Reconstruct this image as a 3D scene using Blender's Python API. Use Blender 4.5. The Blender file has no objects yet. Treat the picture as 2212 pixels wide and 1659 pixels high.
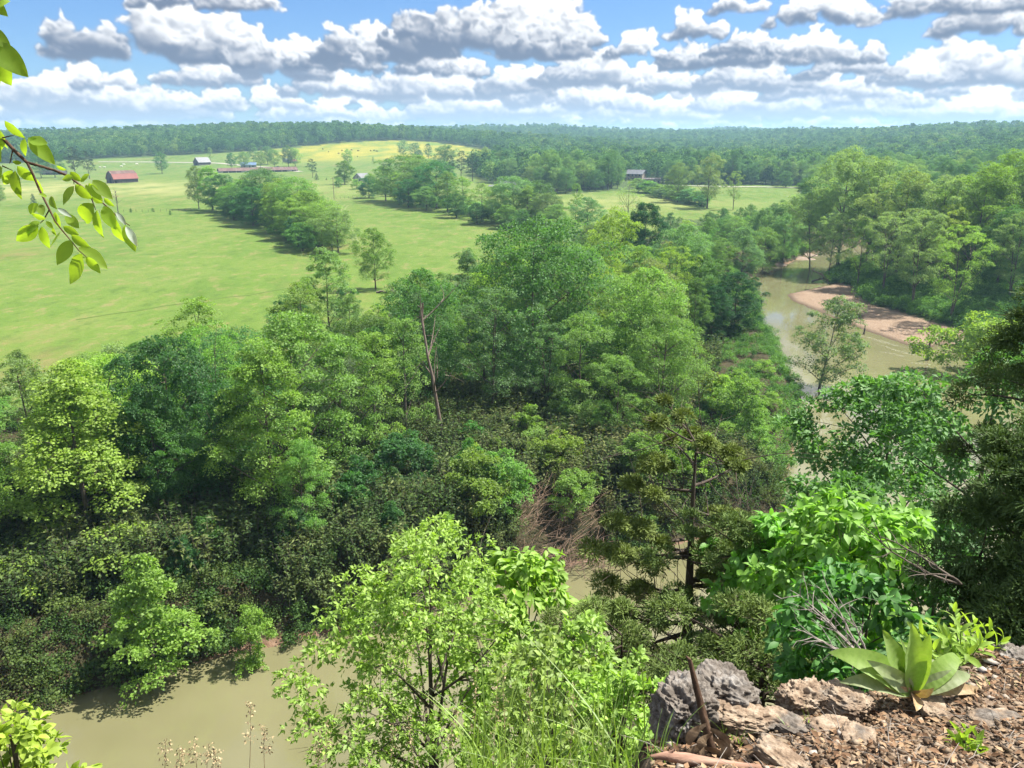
import bpy, math, random
import numpy as np
from mathutils import Vector, Matrix

random.seed(7)
R = math.radians
scene = bpy.context.scene
col = scene.collection

# ------------------------------------------------------------------ camera
CAM_Z = 35.0
PITCH = R(17.5)
FPX = 790.0 * 2212 / 1024          # focal length in units of a 2212 px wide frame
cam_data = bpy.data.cameras.new('camera')
cam_data.sensor_width = 36.0
cam_data.lens = 790.0 / 1024 * 36.0
cam_data.clip_start = 0.05
cam_data.clip_end = 30000
cam = bpy.data.objects.new('camera', cam_data)
cam.location = (0, 0, CAM_Z)
cam.rotation_euler = (R(90) - PITCH, 0, 0)
col.objects.link(cam)
scene.camera = cam

# ------------------------------------------------------------------ sun, exposure
SUN_EL, SUN_AZ = R(60), R(72)       # azimuth clockwise from the view direction (+Y)
sd = bpy.data.lights.new('sun', 'SUN')
sd.energy = 3.6
sd.angle = R(0.6)
sd.color = (1.0, 0.95, 0.86)
sun = bpy.data.objects.new('sun', sd)
sdir = Vector((math.sin(SUN_AZ) * math.cos(SUN_EL), math.cos(SUN_AZ) * math.cos(SUN_EL), math.sin(SUN_EL)))
sun.rotation_euler = (-sdir).to_track_quat('-Z', 'Y').to_euler()
sun.location = (60, 40, 120)
col.objects.link(sun)

scene.view_settings.view_transform = 'Standard'
scene.view_settings.look = 'None'
scene.view_settings.exposure = 1.88
scene.view_settings.gamma = 1.0
scene.view_settings.use_curve_mapping = False
scene.render.engine = 'CYCLES'
cy = scene.cycles
cy.max_bounces = 6
cy.diffuse_bounces = 3
cy.glossy_bounces = 2
cy.transmission_bounces = 4
cy.transparent_max_bounces = 8
cy.volume_bounces = 0
cy.use_adaptive_sampling = True
cy.adaptive_threshold = 0.02
cy.use_denoising = True
cy.sample_clamp_indirect = 6.0
cy.caustics_reflective = False
cy.caustics_refractive = False

# ------------------------------------------------------------------ geometry of view -> place
def ray(u, v):
    x = (u - 1106.0) / FPX
    y = (829.5 - v) / FPX
    return np.array([x, math.cos(PITCH) + y * math.sin(PITCH), -math.sin(PITCH) + y * math.cos(PITCH)])

def gp(u, v, z=0.0):
    d = ray(u, v)
    return np.array([0, 0, CAM_Z]) + d * ((z - CAM_Z) / d[2])

def at(u, v, Y):
    d = ray(u, v)
    return np.array([0, 0, CAM_Z]) + d * (Y / d[1])

def proj(P):
    P = np.atleast_2d(P)
    dz = P[:, 2] - CAM_Z
    fw = P[:, 1] * math.cos(PITCH) - dz * math.sin(PITCH)
    up = P[:, 1] * math.sin(PITCH) + dz * math.cos(PITCH)
    return 1106 + FPX * P[:, 0] / fw, 829.5 - FPX * up / fw

# ------------------------------------------------------------------ node helpers
class NT:
    def __init__(self, tree):
        self.t = tree
    def n(self, typ, **kw):
        nd = self.t.nodes.new(typ)
        for k, v in kw.items():
            setattr(nd, k, v)
        return nd
    def l(self, a, b):
        self.t.links.new(a, b)
    def _in(self, sock, v):
        if isinstance(v, bpy.types.NodeSocket):
            self.l(v, sock)
        elif v is not None:
            sock.default_value = v
    def m(self, op, a, b=None, c=None, clamp=False):
        nd = self.n('ShaderNodeMath', operation=op, use_clamp=clamp)
        self._in(nd.inputs[0], a); self._in(nd.inputs[1], b); self._in(nd.inputs[2], c)
        return nd.outputs[0]
    def v(self, op, a, b=None, c=None):
        nd = self.n('ShaderNodeVectorMath', operation=op)
        self._in(nd.inputs[0], a); self._in(nd.inputs[1], b)
        if c is not None: self._in(nd.inputs[2], c)
        return nd.outputs['Value'] if op in ('LENGTH', 'DOT_PRODUCT', 'DISTANCE') else nd.outputs[0]
    def mix(self, f, a, b, blend='MIX'):
        nd = self.n('ShaderNodeMix', data_type='RGBA', blend_type=blend)
        self._in(nd.inputs[0], f); self._in(nd.inputs[6], a); self._in(nd.inputs[7], b)
        return nd.outputs[2]
    def ss(self, x, a, b, o0=0.0, o1=1.0):
        nd = self.n('ShaderNodeMapRange', interpolation_type='SMOOTHSTEP')
        self._in(nd.inputs[0], x)
        nd.inputs[1].default_value = a; nd.inputs[2].default_value = b
        nd.inputs[3].default_value = o0; nd.inputs[4].default_value = o1
        return nd.outputs[0]
    def noise(self, vec, scale, detail=4, rough=0.55, dist=0.0, dim='3D'):
        nd = self.n('ShaderNodeTexNoise', noise_dimensions=dim)
        if vec is not None: self.l(vec, nd.inputs['Vector'])
        nd.inputs['Scale'].default_value = scale
        nd.inputs['Detail'].default_value = detail
        nd.inputs['Roughness'].default_value = rough
        nd.inputs['Distortion'].default_value = dist
        return nd.outputs['Fac']
    def xyz(self, x, y, z=0.0):
        nd = self.n('ShaderNodeCombineXYZ')
        self._in(nd.inputs[0], x); self._in(nd.inputs[1], y); self._in(nd.inputs[2], z)
        return nd.outputs[0]
    def ramp(self, f, stops):
        nd = self.n('ShaderNodeValToRGB')
        el = nd.color_ramp.elements
        while len(el) < len(stops): el.new(0.5)
        for e, (p, c) in zip(el, stops):
            e.position = p; e.color = (*c, 1)
        self._in(nd.inputs[0], f)
        return nd.outputs[0]

# ------------------------------------------------------------------ sky: Nishita + cumulus field in direction space
world = bpy.data.worlds.new('World')
scene.world = world
world.use_nodes = True
wt = world.node_tree
wt.nodes.clear()
W = NT(wt)
sky = W.n('ShaderNodeTexSky', sky_type='NISHITA')
sky.sun_disc = False
sky.sun_elevation = SUN_EL
sky.sun_rotation = SUN_AZ
sky.altitude = 200
sky.air_density = 1.0
sky.dust_density = 0.3
sky.ozone_density = 2.5
SKY_STRENGTH = 0.05
geo = W.n('ShaderNodeTexCoord').outputs['Generated']
sep = W.n('ShaderNodeSeparateXYZ'); W.l(geo, sep.inputs[0])
DEG = 57.29578
az = W.m('MULTIPLY', W.m('ARCTAN2', sep.outputs[0], sep.outputs[1]), DEG)
el = W.m('MULTIPLY', W.m('ARCSINE', sep.outputs[2]), DEG)

# ---- cumulus field, raised as heaps of puffs in the air and rendered to a direction map (azimuth x elevation)
CL_AZ, CL_E0, CL_E1, CL_PPD = 50.0, -1.0, 17.0, 14.0
CW, CH = int(2 * CL_AZ * CL_PPD), int((CL_E1 - CL_E0) * CL_PPD)

def vnoise2(x, y, seed=0):
    xi = np.floor(x).astype(np.int64); yi = np.floor(y).astype(np.int64)
    fx = x - xi; fy = y - yi
    fx = fx * fx * fx * (fx * (fx * 6 - 15) + 10); fy = fy * fy * fy * (fy * (fy * 6 - 15) + 10)
    def h(a, b):
        n = (a * 374761393 + b * 668265263 + seed * 2147483647) & 0xffffffff
        n = ((n ^ (n >> 13)) * 1274126177) & 0xffffffff
        return ((n ^ (n >> 16)) & 0xffff) / 65535.0
    return (h(xi, yi) * (1 - fx) + h(xi + 1, yi) * fx) * (1 - fy) + (h(xi, yi + 1) * (1 - fx) + h(xi + 1, yi + 1) * fx) * fy

def fbm2(x, y, oct=5, seed=0, gain=0.5):
    s = 0; a = 1; t = 0
    for o in range(oct):
        s = s + a * vnoise2(x * 2 ** o + 17.3 * o, y * 2 ** o - 9.1 * o, seed + o); t += a; a *= gain
    return s / t

def paint_clouds():
    rng = np.random.default_rng(11)
    L = np.zeros((CH, CW)); A = np.zeros((CH, CW)); K = np.zeros((CH, CW))   # light, cover, far-fade
    sv = np.array([math.sin(SUN_AZ) * math.cos(SUN_EL), math.cos(SUN_AZ) * math.cos(SUN_EL), math.sin(SUN_EL)])
    def splat(cx, cy, r, base, top, fade, soft, x0, hw):
        X0, X1 = max(0, int(cx - r - 1)), min(CW, int(cx + r + 2)); Y0, Y1 = max(0, int(cy - r - 1)), min(CH, int(cy + r + 2))
        if X0 >= X1 or Y0 >= Y1: return
        xs = (np.arange(X0, X1) + .5 - cx)[None, :] / r; ys = (np.arange(Y0, Y1) + .5 - cy)[:, None] / r
        rr = xs * xs + ys * ys
        nz = np.sqrt(np.clip(1 - rr, 0, 1))
        lam = xs * sv[0] - nz * sv[1] + ys * sv[2]
        hgt = np.clip(((ys * r + cy) - base) / max(top - base, 1), 0, 1)
        sh = np.clip(0.34 + 0.55 * lam, 0, 1) * 0.70 + 0.62 * hgt ** 0.8 + 0.10 * ((xs * r + cx) - x0) / hw
        al = np.clip((1 - np.sqrt(rr)) / soft, 0, 1)
        al = al * al * (3 - 2 * al)
        al = al * np.clip(((ys * r + cy) - base) / 6.0 + 0.4, 0, 1)
        sl = (slice(Y0, Y1), slice(X0, X1))
        L[sl] = L[sl] * (1 - al) + sh * al
        K[sl] = K[sl] * (1 - al) + fade * al
        A[sl] = A[sl] + (1 - A[sl]) * al
    def heap(a0, e0, aw, eh, gens=3):
        cx, base = (a0 + CL_AZ) * CL_PPD, (e0 - CL_E0) * CL_PPD
        hw, h = aw * CL_PPD, eh * CL_PPD
        fade = np.clip(1.0 - e0 / 4.0, 0.0, 0.72)
        balls = []
        n1 = int(5 + 9 * hw / max(h, 1))
        lob = rng.normal(0, .28, 3)
        for i in range(n1):
            x = rng.uniform(-.82, .82)
            env = (1 - abs(x) ** 1.7) * (0.62 + 0.5 * rng.random())
            r = h * (0.20 + 0.26 * env) * rng.uniform(.7, 1.15)
            y = rng.uniform(0.0, max(0.03, env - 0.35)) * h
            balls.append((x * hw, y + r * .25, r, rng.uniform(-1, 1) * h))
        lev = list(balls)
        for gen, (n, f0, f1) in enumerate([(7, .34, .60), (5, .30, .55), (3, .35, .6)][:gens]):
            nxt = []
            for (x, y, r, d) in lev:
                if r < (3.0, 4.0, 5.5)[gen]: continue
                for _ in range(n):
                    th = rng.uniform(-.35, math.pi + .35); ph = rng.uniform(-1.0, 1.0)
                    rc = r * rng.uniform(f0, f1)
                    nxt.append((x + math.cos(th) * math.cos(ph) * r * .86, y + math.sin(th) * math.cos(ph) * r * .86, rc, d - math.sin(ph) * r * .8 - 0.2 * rc))
            balls += nxt; lev = nxt
        balls.sort(key=lambda b: -b[3])
        for (x, y, r, d) in balls:
            splat(cx + x, base + y, r, base, base + h, fade, 0.75 if r > 8 else 0.95, cx, hw)
    def uv(u, vb, hw, h):
        d0 = ray(u, vb)
        k = FPX * math.pi / 180 / 0.95
        return math.degrees(math.atan2(d0[0], d0[1])), math.degrees(math.asin(d0[2] / np.linalg.norm(d0))), hw / k, h / k
    # far rows towards the horizon, over the whole sector
    for e0, n, hh in ((0.0, 60, .8), (0.45, 52, 1.0), (1.0, 44, 1.2), (1.8, 28, 1.3), (2.7, 14, 1.4)):
        for i in range(n):
            heap(rng.uniform(-CL_AZ, CL_AZ), e0 + rng.uniform(-.25, .3), rng.uniform(.9, 4.2), hh * rng.uniform(.4, 1.25), 2)
    for i in range(16):                                     # beyond the sides of the view
        s = rng.choice([-1, 1])
        heap(s * rng.uniform(38, 58), rng.uniform(1.8, 7), rng.uniform(2.5, 6), rng.uniform(1.2, 3.4), 2)
    for i in range(9):
        heap(rng.uniform(-CL_AZ, CL_AZ), rng.uniform(10.5, 15.5), rng.uniform(4, 9), rng.uniform(2.0, 3.6), 2)
    for c in sorted(CLOUDS, key=lambda c_: -c_[1]):
        heap(*uv(*c))
    # wind-torn edges: shift and erode by noise
    yy, xx = np.mgrid[0:CH, 0:CW].astype(float)
    sc = 1.0 / 16
    wx = (fbm2(xx * sc, yy * sc * 1.3, 4, 3) - .5) * 22; wy = (fbm2(xx * sc, yy * sc * 1.3, 4, 9) - .5) * 9
    ix = np.clip((xx + wx).round().astype(int), 0, CW - 1); iy = np.clip((yy + wy).round().astype(int), 0, CH - 1)
    L, A, K = L[iy, ix], A[iy, ix], K[iy, ix]
    fine = fbm2(xx / 5.5, yy / 4.5, 4, 21)
    A = np.clip((A - (0.50 - .22 * K) * (1 - fine)) / 0.55, 0, 1)
    def blur(M, r):
        for ax in (0, 1):
            P = np.concatenate([np.repeat(M.take([0], ax), r + 1, ax), M, np.repeat(M.take([-1], ax), r, ax)], ax)
            c = np.cumsum(P, ax)
            n = M.shape[ax]
            M = (c.take(range(2 * r + 1, 2 * r + 1 + n), ax) - c.take(range(n), ax)) / (2 * r + 1)
        return M
    T = blur(blur(A, 5), 5)
    rim = np.clip((0.80 - T) / 0.45, 0, 1)
    L = 0.55 * L + 0.45 * blur(L, 1)
    L = np.clip(L + 0.10 * (fine - .5) + 0.34 * rim * (0.4 + fine), 0, 1)
    A = 0.3 * A + 0.7 * blur(A, 1)
    g = np.array([.15, .19, .275]); w = np.array([1.0, .995, .98])
    s = np.clip((L - .20) / .62, 0, 1); s = (s * s * (3 - 2 * s))[..., None]
    rgb = g + (w - g) * s
    k = (K * .75)[..., None]
    rgb = rgb * (1 - k) + (np.array([.56, .66, .80]) * (1 - s) + np.array([1, .955, .89]) * s) * k
    img = bpy.data.images.new('cumulus_field', CW, CH, alpha=True, float_buffer=True)
    img.colorspace_settings.name = 'Non-Color'
    img.alpha_mode = 'CHANNEL_PACKED'
    img.pixels.foreach_set(np.concatenate([rgb, A[..., None]], -1).astype(np.float32).ravel())
    img.update(); img.pack()
    return img
CLOUDS = [(560, 238, 130, 48), (150, 240, 130, 88), (330, 250, 150, 74), (720, 262, 190, 46), (1010, 255, 170, 55),
          (1190, 250, 150, 40), (1760, 252, 220, 60), (2090, 262, 150, 50), (1560, 240, 90, 48), (1310, 238, 110, 52),
          (900, 214, 220, 74), (1110, 205, 110, 60), (1790, 215, 160, 52), (1640, 195, 150, 66), (460, 188, 120, 48),
          (1450, 202, 110, 54), (1270, 190, 115, 92), (620, 172, 95, 96), (720, 150, 120, 56), (1530, 150, 140, 66),
          (1740, 138, 190, 54), (800, 135, 120, 80), (350, 138, 235, 128), (1050, 128, 245, 185), (1500, 88, 66, 58),
          (1960, 182, 90, 44), (2120, 184, 190, 92), (1590, 28, 60, 40), (1760, 56, 120, 66), (2120, 78, 110, 62),
          (2080, 34, 170, 60), (450, 22, 170, 60), (700, 205, 120, 50), (1180, 230, 120, 60), (1400, 262, 160, 50), (1900, 232, 130, 44), (1380, 130, 90, 46), (930, 165, 140, 60), (240, 195, 90, 40), (1620, 120, 120, 50), (1850, 165, 120, 46)]

cimg = W.n('ShaderNodeTexImage', interpolation='Cubic', extension='CLIP')
cimg.image = paint_clouds()
W.l(W.xyz(W.m('MULTIPLY_ADD', az, 1 / (2 * CL_AZ), 0.5), W.m('MULTIPLY_ADD', el, 1 / (CL_E1 - CL_E0), -CL_E0 / (CL_E1 - CL_E0)), 0), cimg.inputs[0])
CLOUD_GAIN = 0.37
skyc = W.mix(1.0, sky.outputs[0], (SKY_STRENGTH * 0.42, SKY_STRENGTH * 0.575, SKY_STRENGTH * 0.80, 1), 'MULTIPLY')
# the same broken cumulus over the rest of the sky
dv = W.v('DIVIDE', geo, W.xyz(*(W.m('ADD', W.m('MAXIMUM', sep.outputs[2], 0.0), 0.12),) * 3))
gn = W.noise(dv, 1.1, 4, 0.55)
outside = W.m('MAXIMUM', W.ss(el, CL_E1 - 3, CL_E1), W.ss(W.m('ABSOLUTE', az), CL_AZ - 3, CL_AZ))
ga = W.m('MULTIPLY', W.ss(gn, 0.44, 0.56), outside)
color = W.mix(ga, skyc, W.mix(W.ss(gn, 0.56, 0.76), (0.42, 0.42, 0.41, 1), (0.22, 0.245, 0.29, 1)))
color = W.mix(cimg.outputs['Alpha'], color, W.mix(1.0, cimg.outputs['Color'], (CLOUD_GAIN,) * 3 + (1,), 'MULTIPLY'))
bg = W.n('ShaderNodeBackground'); W.l(color, bg.inputs[0]); bg.inputs[1].default_value = 1.0
wo = W.n('ShaderNodeOutputWorld'); W.l(bg.outputs[0], wo.inputs[0])
world.cycles.sampling_method = 'MANUAL'
world.cycles.sample_map_resolution = 256

# ================================================================== mesh helpers
def mesh_np(name, V, F, mats=(), attr=None, smooth=False, midx=None):
    """V (n,3); F (m,k) array or list of such arrays; attr: {name: per-face floats}"""
    Fs = F if isinstance(F, list) else [F]
    Fs = [np.asarray(f, np.int32) for f in Fs if len(f)]
    me = bpy.data.meshes.new(name)
    V = np.asarray(V, np.float32)
    me.vertices.add(len(V)); me.vertices.foreach_set('co', V.ravel())
    nl = sum(f.size for f in Fs); npoly = sum(len(f) for f in Fs)
    me.loops.add(nl); me.loops.foreach_set('vertex_index', np.concatenate([f.ravel() for f in Fs]))
    tot = np.concatenate([np.full(len(f), f.shape[1], np.int32) for f in Fs])
    st = np.concatenate([[0], np.cumsum(tot)[:-1]]).astype(np.int32)
    me.polygons.add(npoly)
    me.polygons.foreach_set('loop_start', st)
    if smooth: me.polygons.foreach_set('use_smooth', np.ones(npoly, bool))
    if midx is not None: me.polygons.foreach_set('material_index', np.asarray(midx, np.int32))
    me.update(calc_edges=True)
    if attr:
        for k, a in attr.items():
            at_ = me.attributes.new(k, 'FLOAT', 'FACE')
            at_.data.foreach_set('value', np.asarray(a, np.float32))
    for m in mats: me.materials.append(m)
    return me

def vattr(me, name, a):
    at_ = me.attributes.new(name, 'FLOAT', 'POINT')
    at_.data.foreach_set('value', np.asarray(a, np.float32))

def link(name, me, parent=None, loc=None, rot=None, scale=None):
    o = bpy.data.objects.new(name, me)
    col.objects.link(o)
    if parent is not None: o.parent = parent
    if loc is not None: o.location = loc
    if rot is not None: o.rotation_euler = rot
    if scale is not None: o.scale = scale if hasattr(scale, '__len__') else (scale,) * 3
    return o

def tag(o, label=None, cat=None, group=None, kind=None):
    if label: o['label'] = label
    if cat: o['category'] = cat
    if group: o['group'] = group
    if kind: o['kind'] = kind
    return o

def empty(name, loc=(0, 0, 0), rz=0.0):
    o = bpy.data.objects.new(name, None)
    o.empty_display_size = 0.3
    o.location = loc; o.rotation_euler = (0, 0, rz)
    col.objects.link(o)
    return o

def norm(a):
    return a / np.maximum(np.linalg.norm(a, axis=-1, keepdims=True), 1e-9)

# ---- leaves
LEAF_Q = (np.array([[0, 0, 0], [.30, .42, .06], [0, 1, -.05], [-.30, .42, .06]], float), [np.array([[0, 1, 2, 3]])])
LEAF_W = (np.array([[0, 0, 0], [.42, .45, .08], [0, 1, -.06], [-.42, .45, .08]], float), [np.array([[0, 1, 2, 3]])])
LEAF_N = (np.array([[-.07, 0, 0], [.07, 0, 0], [.05, 1, 0], [-.05, 1, 0]], float), [np.array([[0, 1, 2, 3]])])
# ovate leaf with a fold along the midrib and a drooping tip
LEAF_O = (np.array([[0, 0, 0], [.20, .22, .06], [.25, .52, .07], [.13, .80, .0], [0, 1, -.12], [-.13, .80, .0], [-.25, .52, .07], [-.20, .22, .06],
                    [0, .25, .0], [0, .55, .0], [0, .80, -.04]], float),
          [np.array([[0, 1, 8], [0, 8, 7], [3, 4, 10], [10, 4, 5]]), np.array([[1, 2, 9, 8], [8, 9, 6, 7], [2, 3, 10, 9], [9, 10, 5, 6]])])
LEAF_F = (np.array([[0, 0, 0], [.25, .42, .07], [0, 1, -.10], [-.25, .42, .07], [0, .45, -.02]], float), [np.array([[0, 1, 2, 4], [0, 4, 2, 3]])])
LEAF_L = (np.array([[0, 0, 0], [.10, .25, .03], [.12, .55, .03], [0, 1, -.10], [-.12, .55, .03], [-.10, .25, .03], [0, .3, 0], [0, .6, 0]], float),
          [np.array([[0, 1, 6], [0, 6, 5], [2, 3, 7], [7, 3, 4]]), np.array([[1, 2, 7, 6], [6, 7, 4, 5]])])

def leaf_arrays(P, A, N, S, tmpl, wid=1.0):
    tv, tf = tmpl
    A = norm(A)
    B = norm(np.cross(A, N)); N = np.cross(B, A)
    S = np.asarray(S)[:, None, None]
    V = P[:, None, :] + S * (tv[None, :, 0:1] * wid * B[:, None, :] + tv[None, :, 1:2] * A[:, None, :] + tv[None, :, 2:3] * N[:, None, :])
    k = len(tv); n = len(P)
    off = (np.arange(n) * k)[:, None, None]
    F = [(f[None] + off).reshape(-1, f.shape[1]) for f in tf]
    return V.reshape(-1, 3), F, [np.repeat(np.arange(n), len(f)) for f in tf]

def leaf_mesh(name, P, A, N, S, tmpl, mat, rng, wid=1.0, rnd=None):
    V, F, idx = leaf_arrays(P, A, N, S, tmpl, wid)
    if rnd is None: rnd = rng.random(len(P))
    return mesh_np(name, V, F, [mat], {'rnd': np.concatenate([rnd[i] for i in idx])})

# ---- branches
def tube_arrays(paths, sides=5):
    Vs, Fs, n0 = [], [], 0
    cs = np.stack([np.cos(np.arange(sides) * 2 * np.pi / sides), np.sin(np.arange(sides) * 2 * np.pi / sides)], 1)
    for P, r in paths:
        P = np.asarray(P, float); r = np.asarray(r, float)
        T = norm(np.gradient(P, axis=0))
        ref = np.where(np.abs(T[:, 2:3]) > .9, [[1., 0, 0]], [[0, 0, 1.]])
        B = norm(np.cross(T, ref)); C = np.cross(T, B)
        V = P[:, None, :] + r[:, None, None] * (cs[None, :, 0:1] * B[:, None, :] + cs[None, :, 1:2] * C[:, None, :])
        n = len(P)
        i = np.arange(n - 1)[:, None] * sides; j = np.arange(sides)[None, :]; j2 = (j + 1) % sides
        F = np.stack([i + j, i + j2, i + sides + j2, i + sides + j], -1).reshape(-1, 4) + n0
        Vs.append(V.reshape(-1, 3)); Fs.append(F); n0 += n * sides
    return np.concatenate(Vs), np.concatenate(Fs)

def tube_mesh(name, paths, mat, sides=5):
    V, F = tube_arrays(paths, sides)
    return mesh_np(name, V, F, [mat], smooth=True)

def bez(a, b, c, n):
    t = np.linspace(0, 1, n)[:, None]
    return (1 - t) ** 2 * a + 2 * t * (1 - t) * b + t * t * c

# ================================================================== numpy noise
def vnoise3(x, y, z, seed=0):
    xi = np.floor(x).astype(np.int64); yi = np.floor(y).astype(np.int64); zi = np.floor(z).astype(np.int64)
    f = [x - xi, y - yi, z - zi]
    f = [g * g * (3 - 2 * g) for g in f]
    def h(a, b, c):
        n = (a * 374761393 + b * 668265263 + c * 2246822519 + seed * 3266489917) & 0xffffffff
        n = ((n ^ (n >> 13)) * 1274126177) & 0xffffffff
        return ((n ^ (n >> 16)) & 0xffff) / 65535.0
    r = 0
    for i in (0, 1):
        for j in (0, 1):
            for k in (0, 1):
                r = r + h(xi + i, yi + j, zi + k) * (f[0] if i else 1 - f[0]) * (f[1] if j else 1 - f[1]) * (f[2] if k else 1 - f[2])
    return r

def fbm3(P, scale, oct=4, seed=0, gain=.5):
    s = 0; a = 1.0; t = 0
    for o in range(oct):
        q_ = P * scale * 2 ** o + 13.7 * o
        s = s + a * vnoise3(q_[:, 0], q_[:, 1], q_[:, 2], seed + o); t += a; a *= gain
    return s / t

def worley3(P, scale, seed=0):
    P = P * scale
    C = np.floor(P).astype(np.int64)
    best = np.full(len(P), 9.0)
    for i in (-1, 0, 1):
        for j in (-1, 0, 1):
            for k in (-1, 0, 1):
                c = C + np.array([i, j, k])
                n = (c[:, 0] * 374761393 + c[:, 1] * 668265263 + c[:, 2] * 2246822519 + seed * 77773) & 0xffffffff
                n = ((n ^ (n >> 13)) * 1274126177) & 0xffffffff
                o = np.stack([(n & 1023), (n >> 10) & 1023, (n >> 20) & 1023], 1) / 1023.0
                best = np.minimum(best, ((c + o - P) ** 2).sum(1))
    return np.sqrt(best)

def sstep(a, b, x):
    t = np.clip((x - a) / (b - a), 0, 1)
    return t * t * (3 - 2 * t)

# ================================================================== materials
def new_mat(name):
    m = bpy.data.materials.new(name); m.use_nodes = True
    m.node_tree.nodes.clear()
    return m, NT(m.node_tree)

def out_mat(N, sh, disp=None):
    o = N.n('ShaderNodeOutputMaterial'); N.l(sh, o.inputs[0])

def leaf_material(name, trans=0.42, gloss=0.02, hue_var=0.25, base=None):
    m, N = new_mat(name)
    oi = N.n('ShaderNodeObjectInfo')
    at_ = N.n('ShaderNodeAttribute', attribute_name='rnd').outputs['Fac']
    c = oi.outputs['Color'] if base is None else None
    if base is not None:
        stand = N.noise(oi.outputs['Location'], .012, 2, .5)
        rr = N.ramp(N.m('ADD', N.m('MULTIPLY', oi.outputs['Random'], .6), N.m('MULTIPLY', N.ss(stand, .3, .7), .4)), base)
        c = rr
    br = N.m('MULTIPLY_ADD', at_, 0.75, 0.62)
    br = N.m('MULTIPLY', br, N.m('MULTIPLY_ADD', oi.outputs['Random'], 0.28, 0.86))
    c1 = N.mix(1.0, c, N.xyz(br, br, br), 'MULTIPLY')
    c1 = N.mix(N.m('MULTIPLY', at_, hue_var), c1, N.mix(1.0, c1, (1.35, 1.12, 0.65, 1), 'MULTIPLY'))
    d = N.n('ShaderNodeBsdfDiffuse'); N.l(c1, d.inputs[0])
    t = N.n('ShaderNodeBsdfTranslucent'); N.l(N.mix(1.0, c1, (1.25, 1.35, 0.6, 1), 'MULTIPLY'), t.inputs[0])
    mx = N.n('ShaderNodeMixShader'); mx.inputs[0].default_value = trans
    N.l(d.outputs[0], mx.inputs[1]); N.l(t.outputs[0], mx.inputs[2])
    g = N.n('ShaderNodeBsdfGlossy'); g.inputs['Roughness'].default_value = 0.6
    g.inputs[0].default_value = (.9, .95, .9, 1)
    mg = N.n('ShaderNodeMixShader'); mg.inputs[0].default_value = gloss
    N.l(mx.outputs[0], mg.inputs[1]); N.l(g.outputs[0], mg.inputs[2])
    out_mat(N, mg.outputs[0])
    return m

def rough_material(name, stops, scale=4.0, rough=0.9, bump=0.3, detail=5, stretch=(1, 1, 1), spec=0.2, coord='Object', attr_mix=None):
    m, N = new_mat(name)
    tc = N.n('ShaderNodeTexCoord').outputs[coord]
    v = N.v('MULTIPLY', tc, stretch)
    n = N.noise(v, scale, detail, 0.6)
    f = n
    if attr_mix is not None:
        a = N.n('ShaderNodeAttribute', attribute_name='rnd').outputs['Fac']
        f = N.m('ADD', N.m('MULTIPLY', a, attr_mix), N.m('MULTIPLY', n, 1 - attr_mix))
    c = N.ramp(f, stops)
    p = N.n('ShaderNodeBsdfPrincipled')
    N.l(c, p.inputs['Base Color']); p.inputs['Roughness'].default_value = rough
    p.inputs['Specular IOR Level'].default_value = spec
    if bump:
        b = N.n('ShaderNodeBump'); b.inputs['Strength'].default_value = bump; b.inputs['Distance'].default_value = 0.5 / scale
        N.l(n, b.inputs['Height']); N.l(b.outputs[0], p.inputs['Normal'])
    out_mat(N, p.outputs[0])
    return m

M = {}
M['leaf'] = leaf_material('broadleaf_foliage', 0.5)
M['leaf_near'] = leaf_material('near_foliage', 0.45, 0.03, 0.3)
M['needle'] = leaf_material('cedar_foliage', 0.22, 0.01, 0.35)
M['cane'] = leaf_material('cane_foliage', 0.3, 0.01, 0.3, [(0, (.040, .085, .024)), (.4, (.060, .105, .03)), (.75, (.09, .115, .040)), (1, (.135, .125, .058))])
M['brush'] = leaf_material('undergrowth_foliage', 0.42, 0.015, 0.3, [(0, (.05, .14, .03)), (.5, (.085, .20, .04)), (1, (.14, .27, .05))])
M['brush_dark'] = leaf_material('dark_bank_foliage', 0.35, 0.01, 0.25, [(0, (.035, .080, .020)), (.4, (.055, .115, .026)), (.7, (.085, .115, .034)), (.85, (.07, .165, .032)), (1, (.11, .24, .042))])  # darker greens for the left bank undergrowth
M['wood_far'] = leaf_material('far_wood_foliage', 0.30, 0.0, 0.2, [(0, (.055, .13, .055)), (.35, (.075, .17, .06)), (.7, (.11, .21, .065)), (.9, (.16, .24, .07)), (1, (.07, .15, .07))])
M['wood_mid'] = leaf_material('valley_wood_foliage', 0.42, 0.02, 0.25, [(0, (.06, .16, .055)), (.3, (.09, .21, .06)), (.6, (.14, .26, .07)), (.85, (.19, .29, .095)), (1, (.22, .32, .07))])
M['bark'] = rough_material('bark', [(.25, (.045, .036, .028)), (.6, (.12, .10, .08)), (.8, (.20, .18, .15))], 6, .95, .6, 5, (1, 1, .25))
M['bark_pale'] = rough_material('pale_dead_wood', [(.25, (.10, .065, .045)), (.55, (.20, .155, .125)), (.8, (.30, .27, .24))], 5, .9, .5, 5, (1, 1, .2))
M['bark_dark'] = rough_material('dark_cedar_bark', [(.25, (.022, .016, .012)), (.6, (.06, .045, .035)), (.85, (.12, .09, .07))], 14, .95, .8, 5, (1, 1, .15))
M['twig_grey'] = rough_material('grey_twig_bark', [(.25, (.14, .12, .10)), (.6, (.28, .25, .22)), (.85, (.42, .40, .37))], 18, .9, .4)

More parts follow.
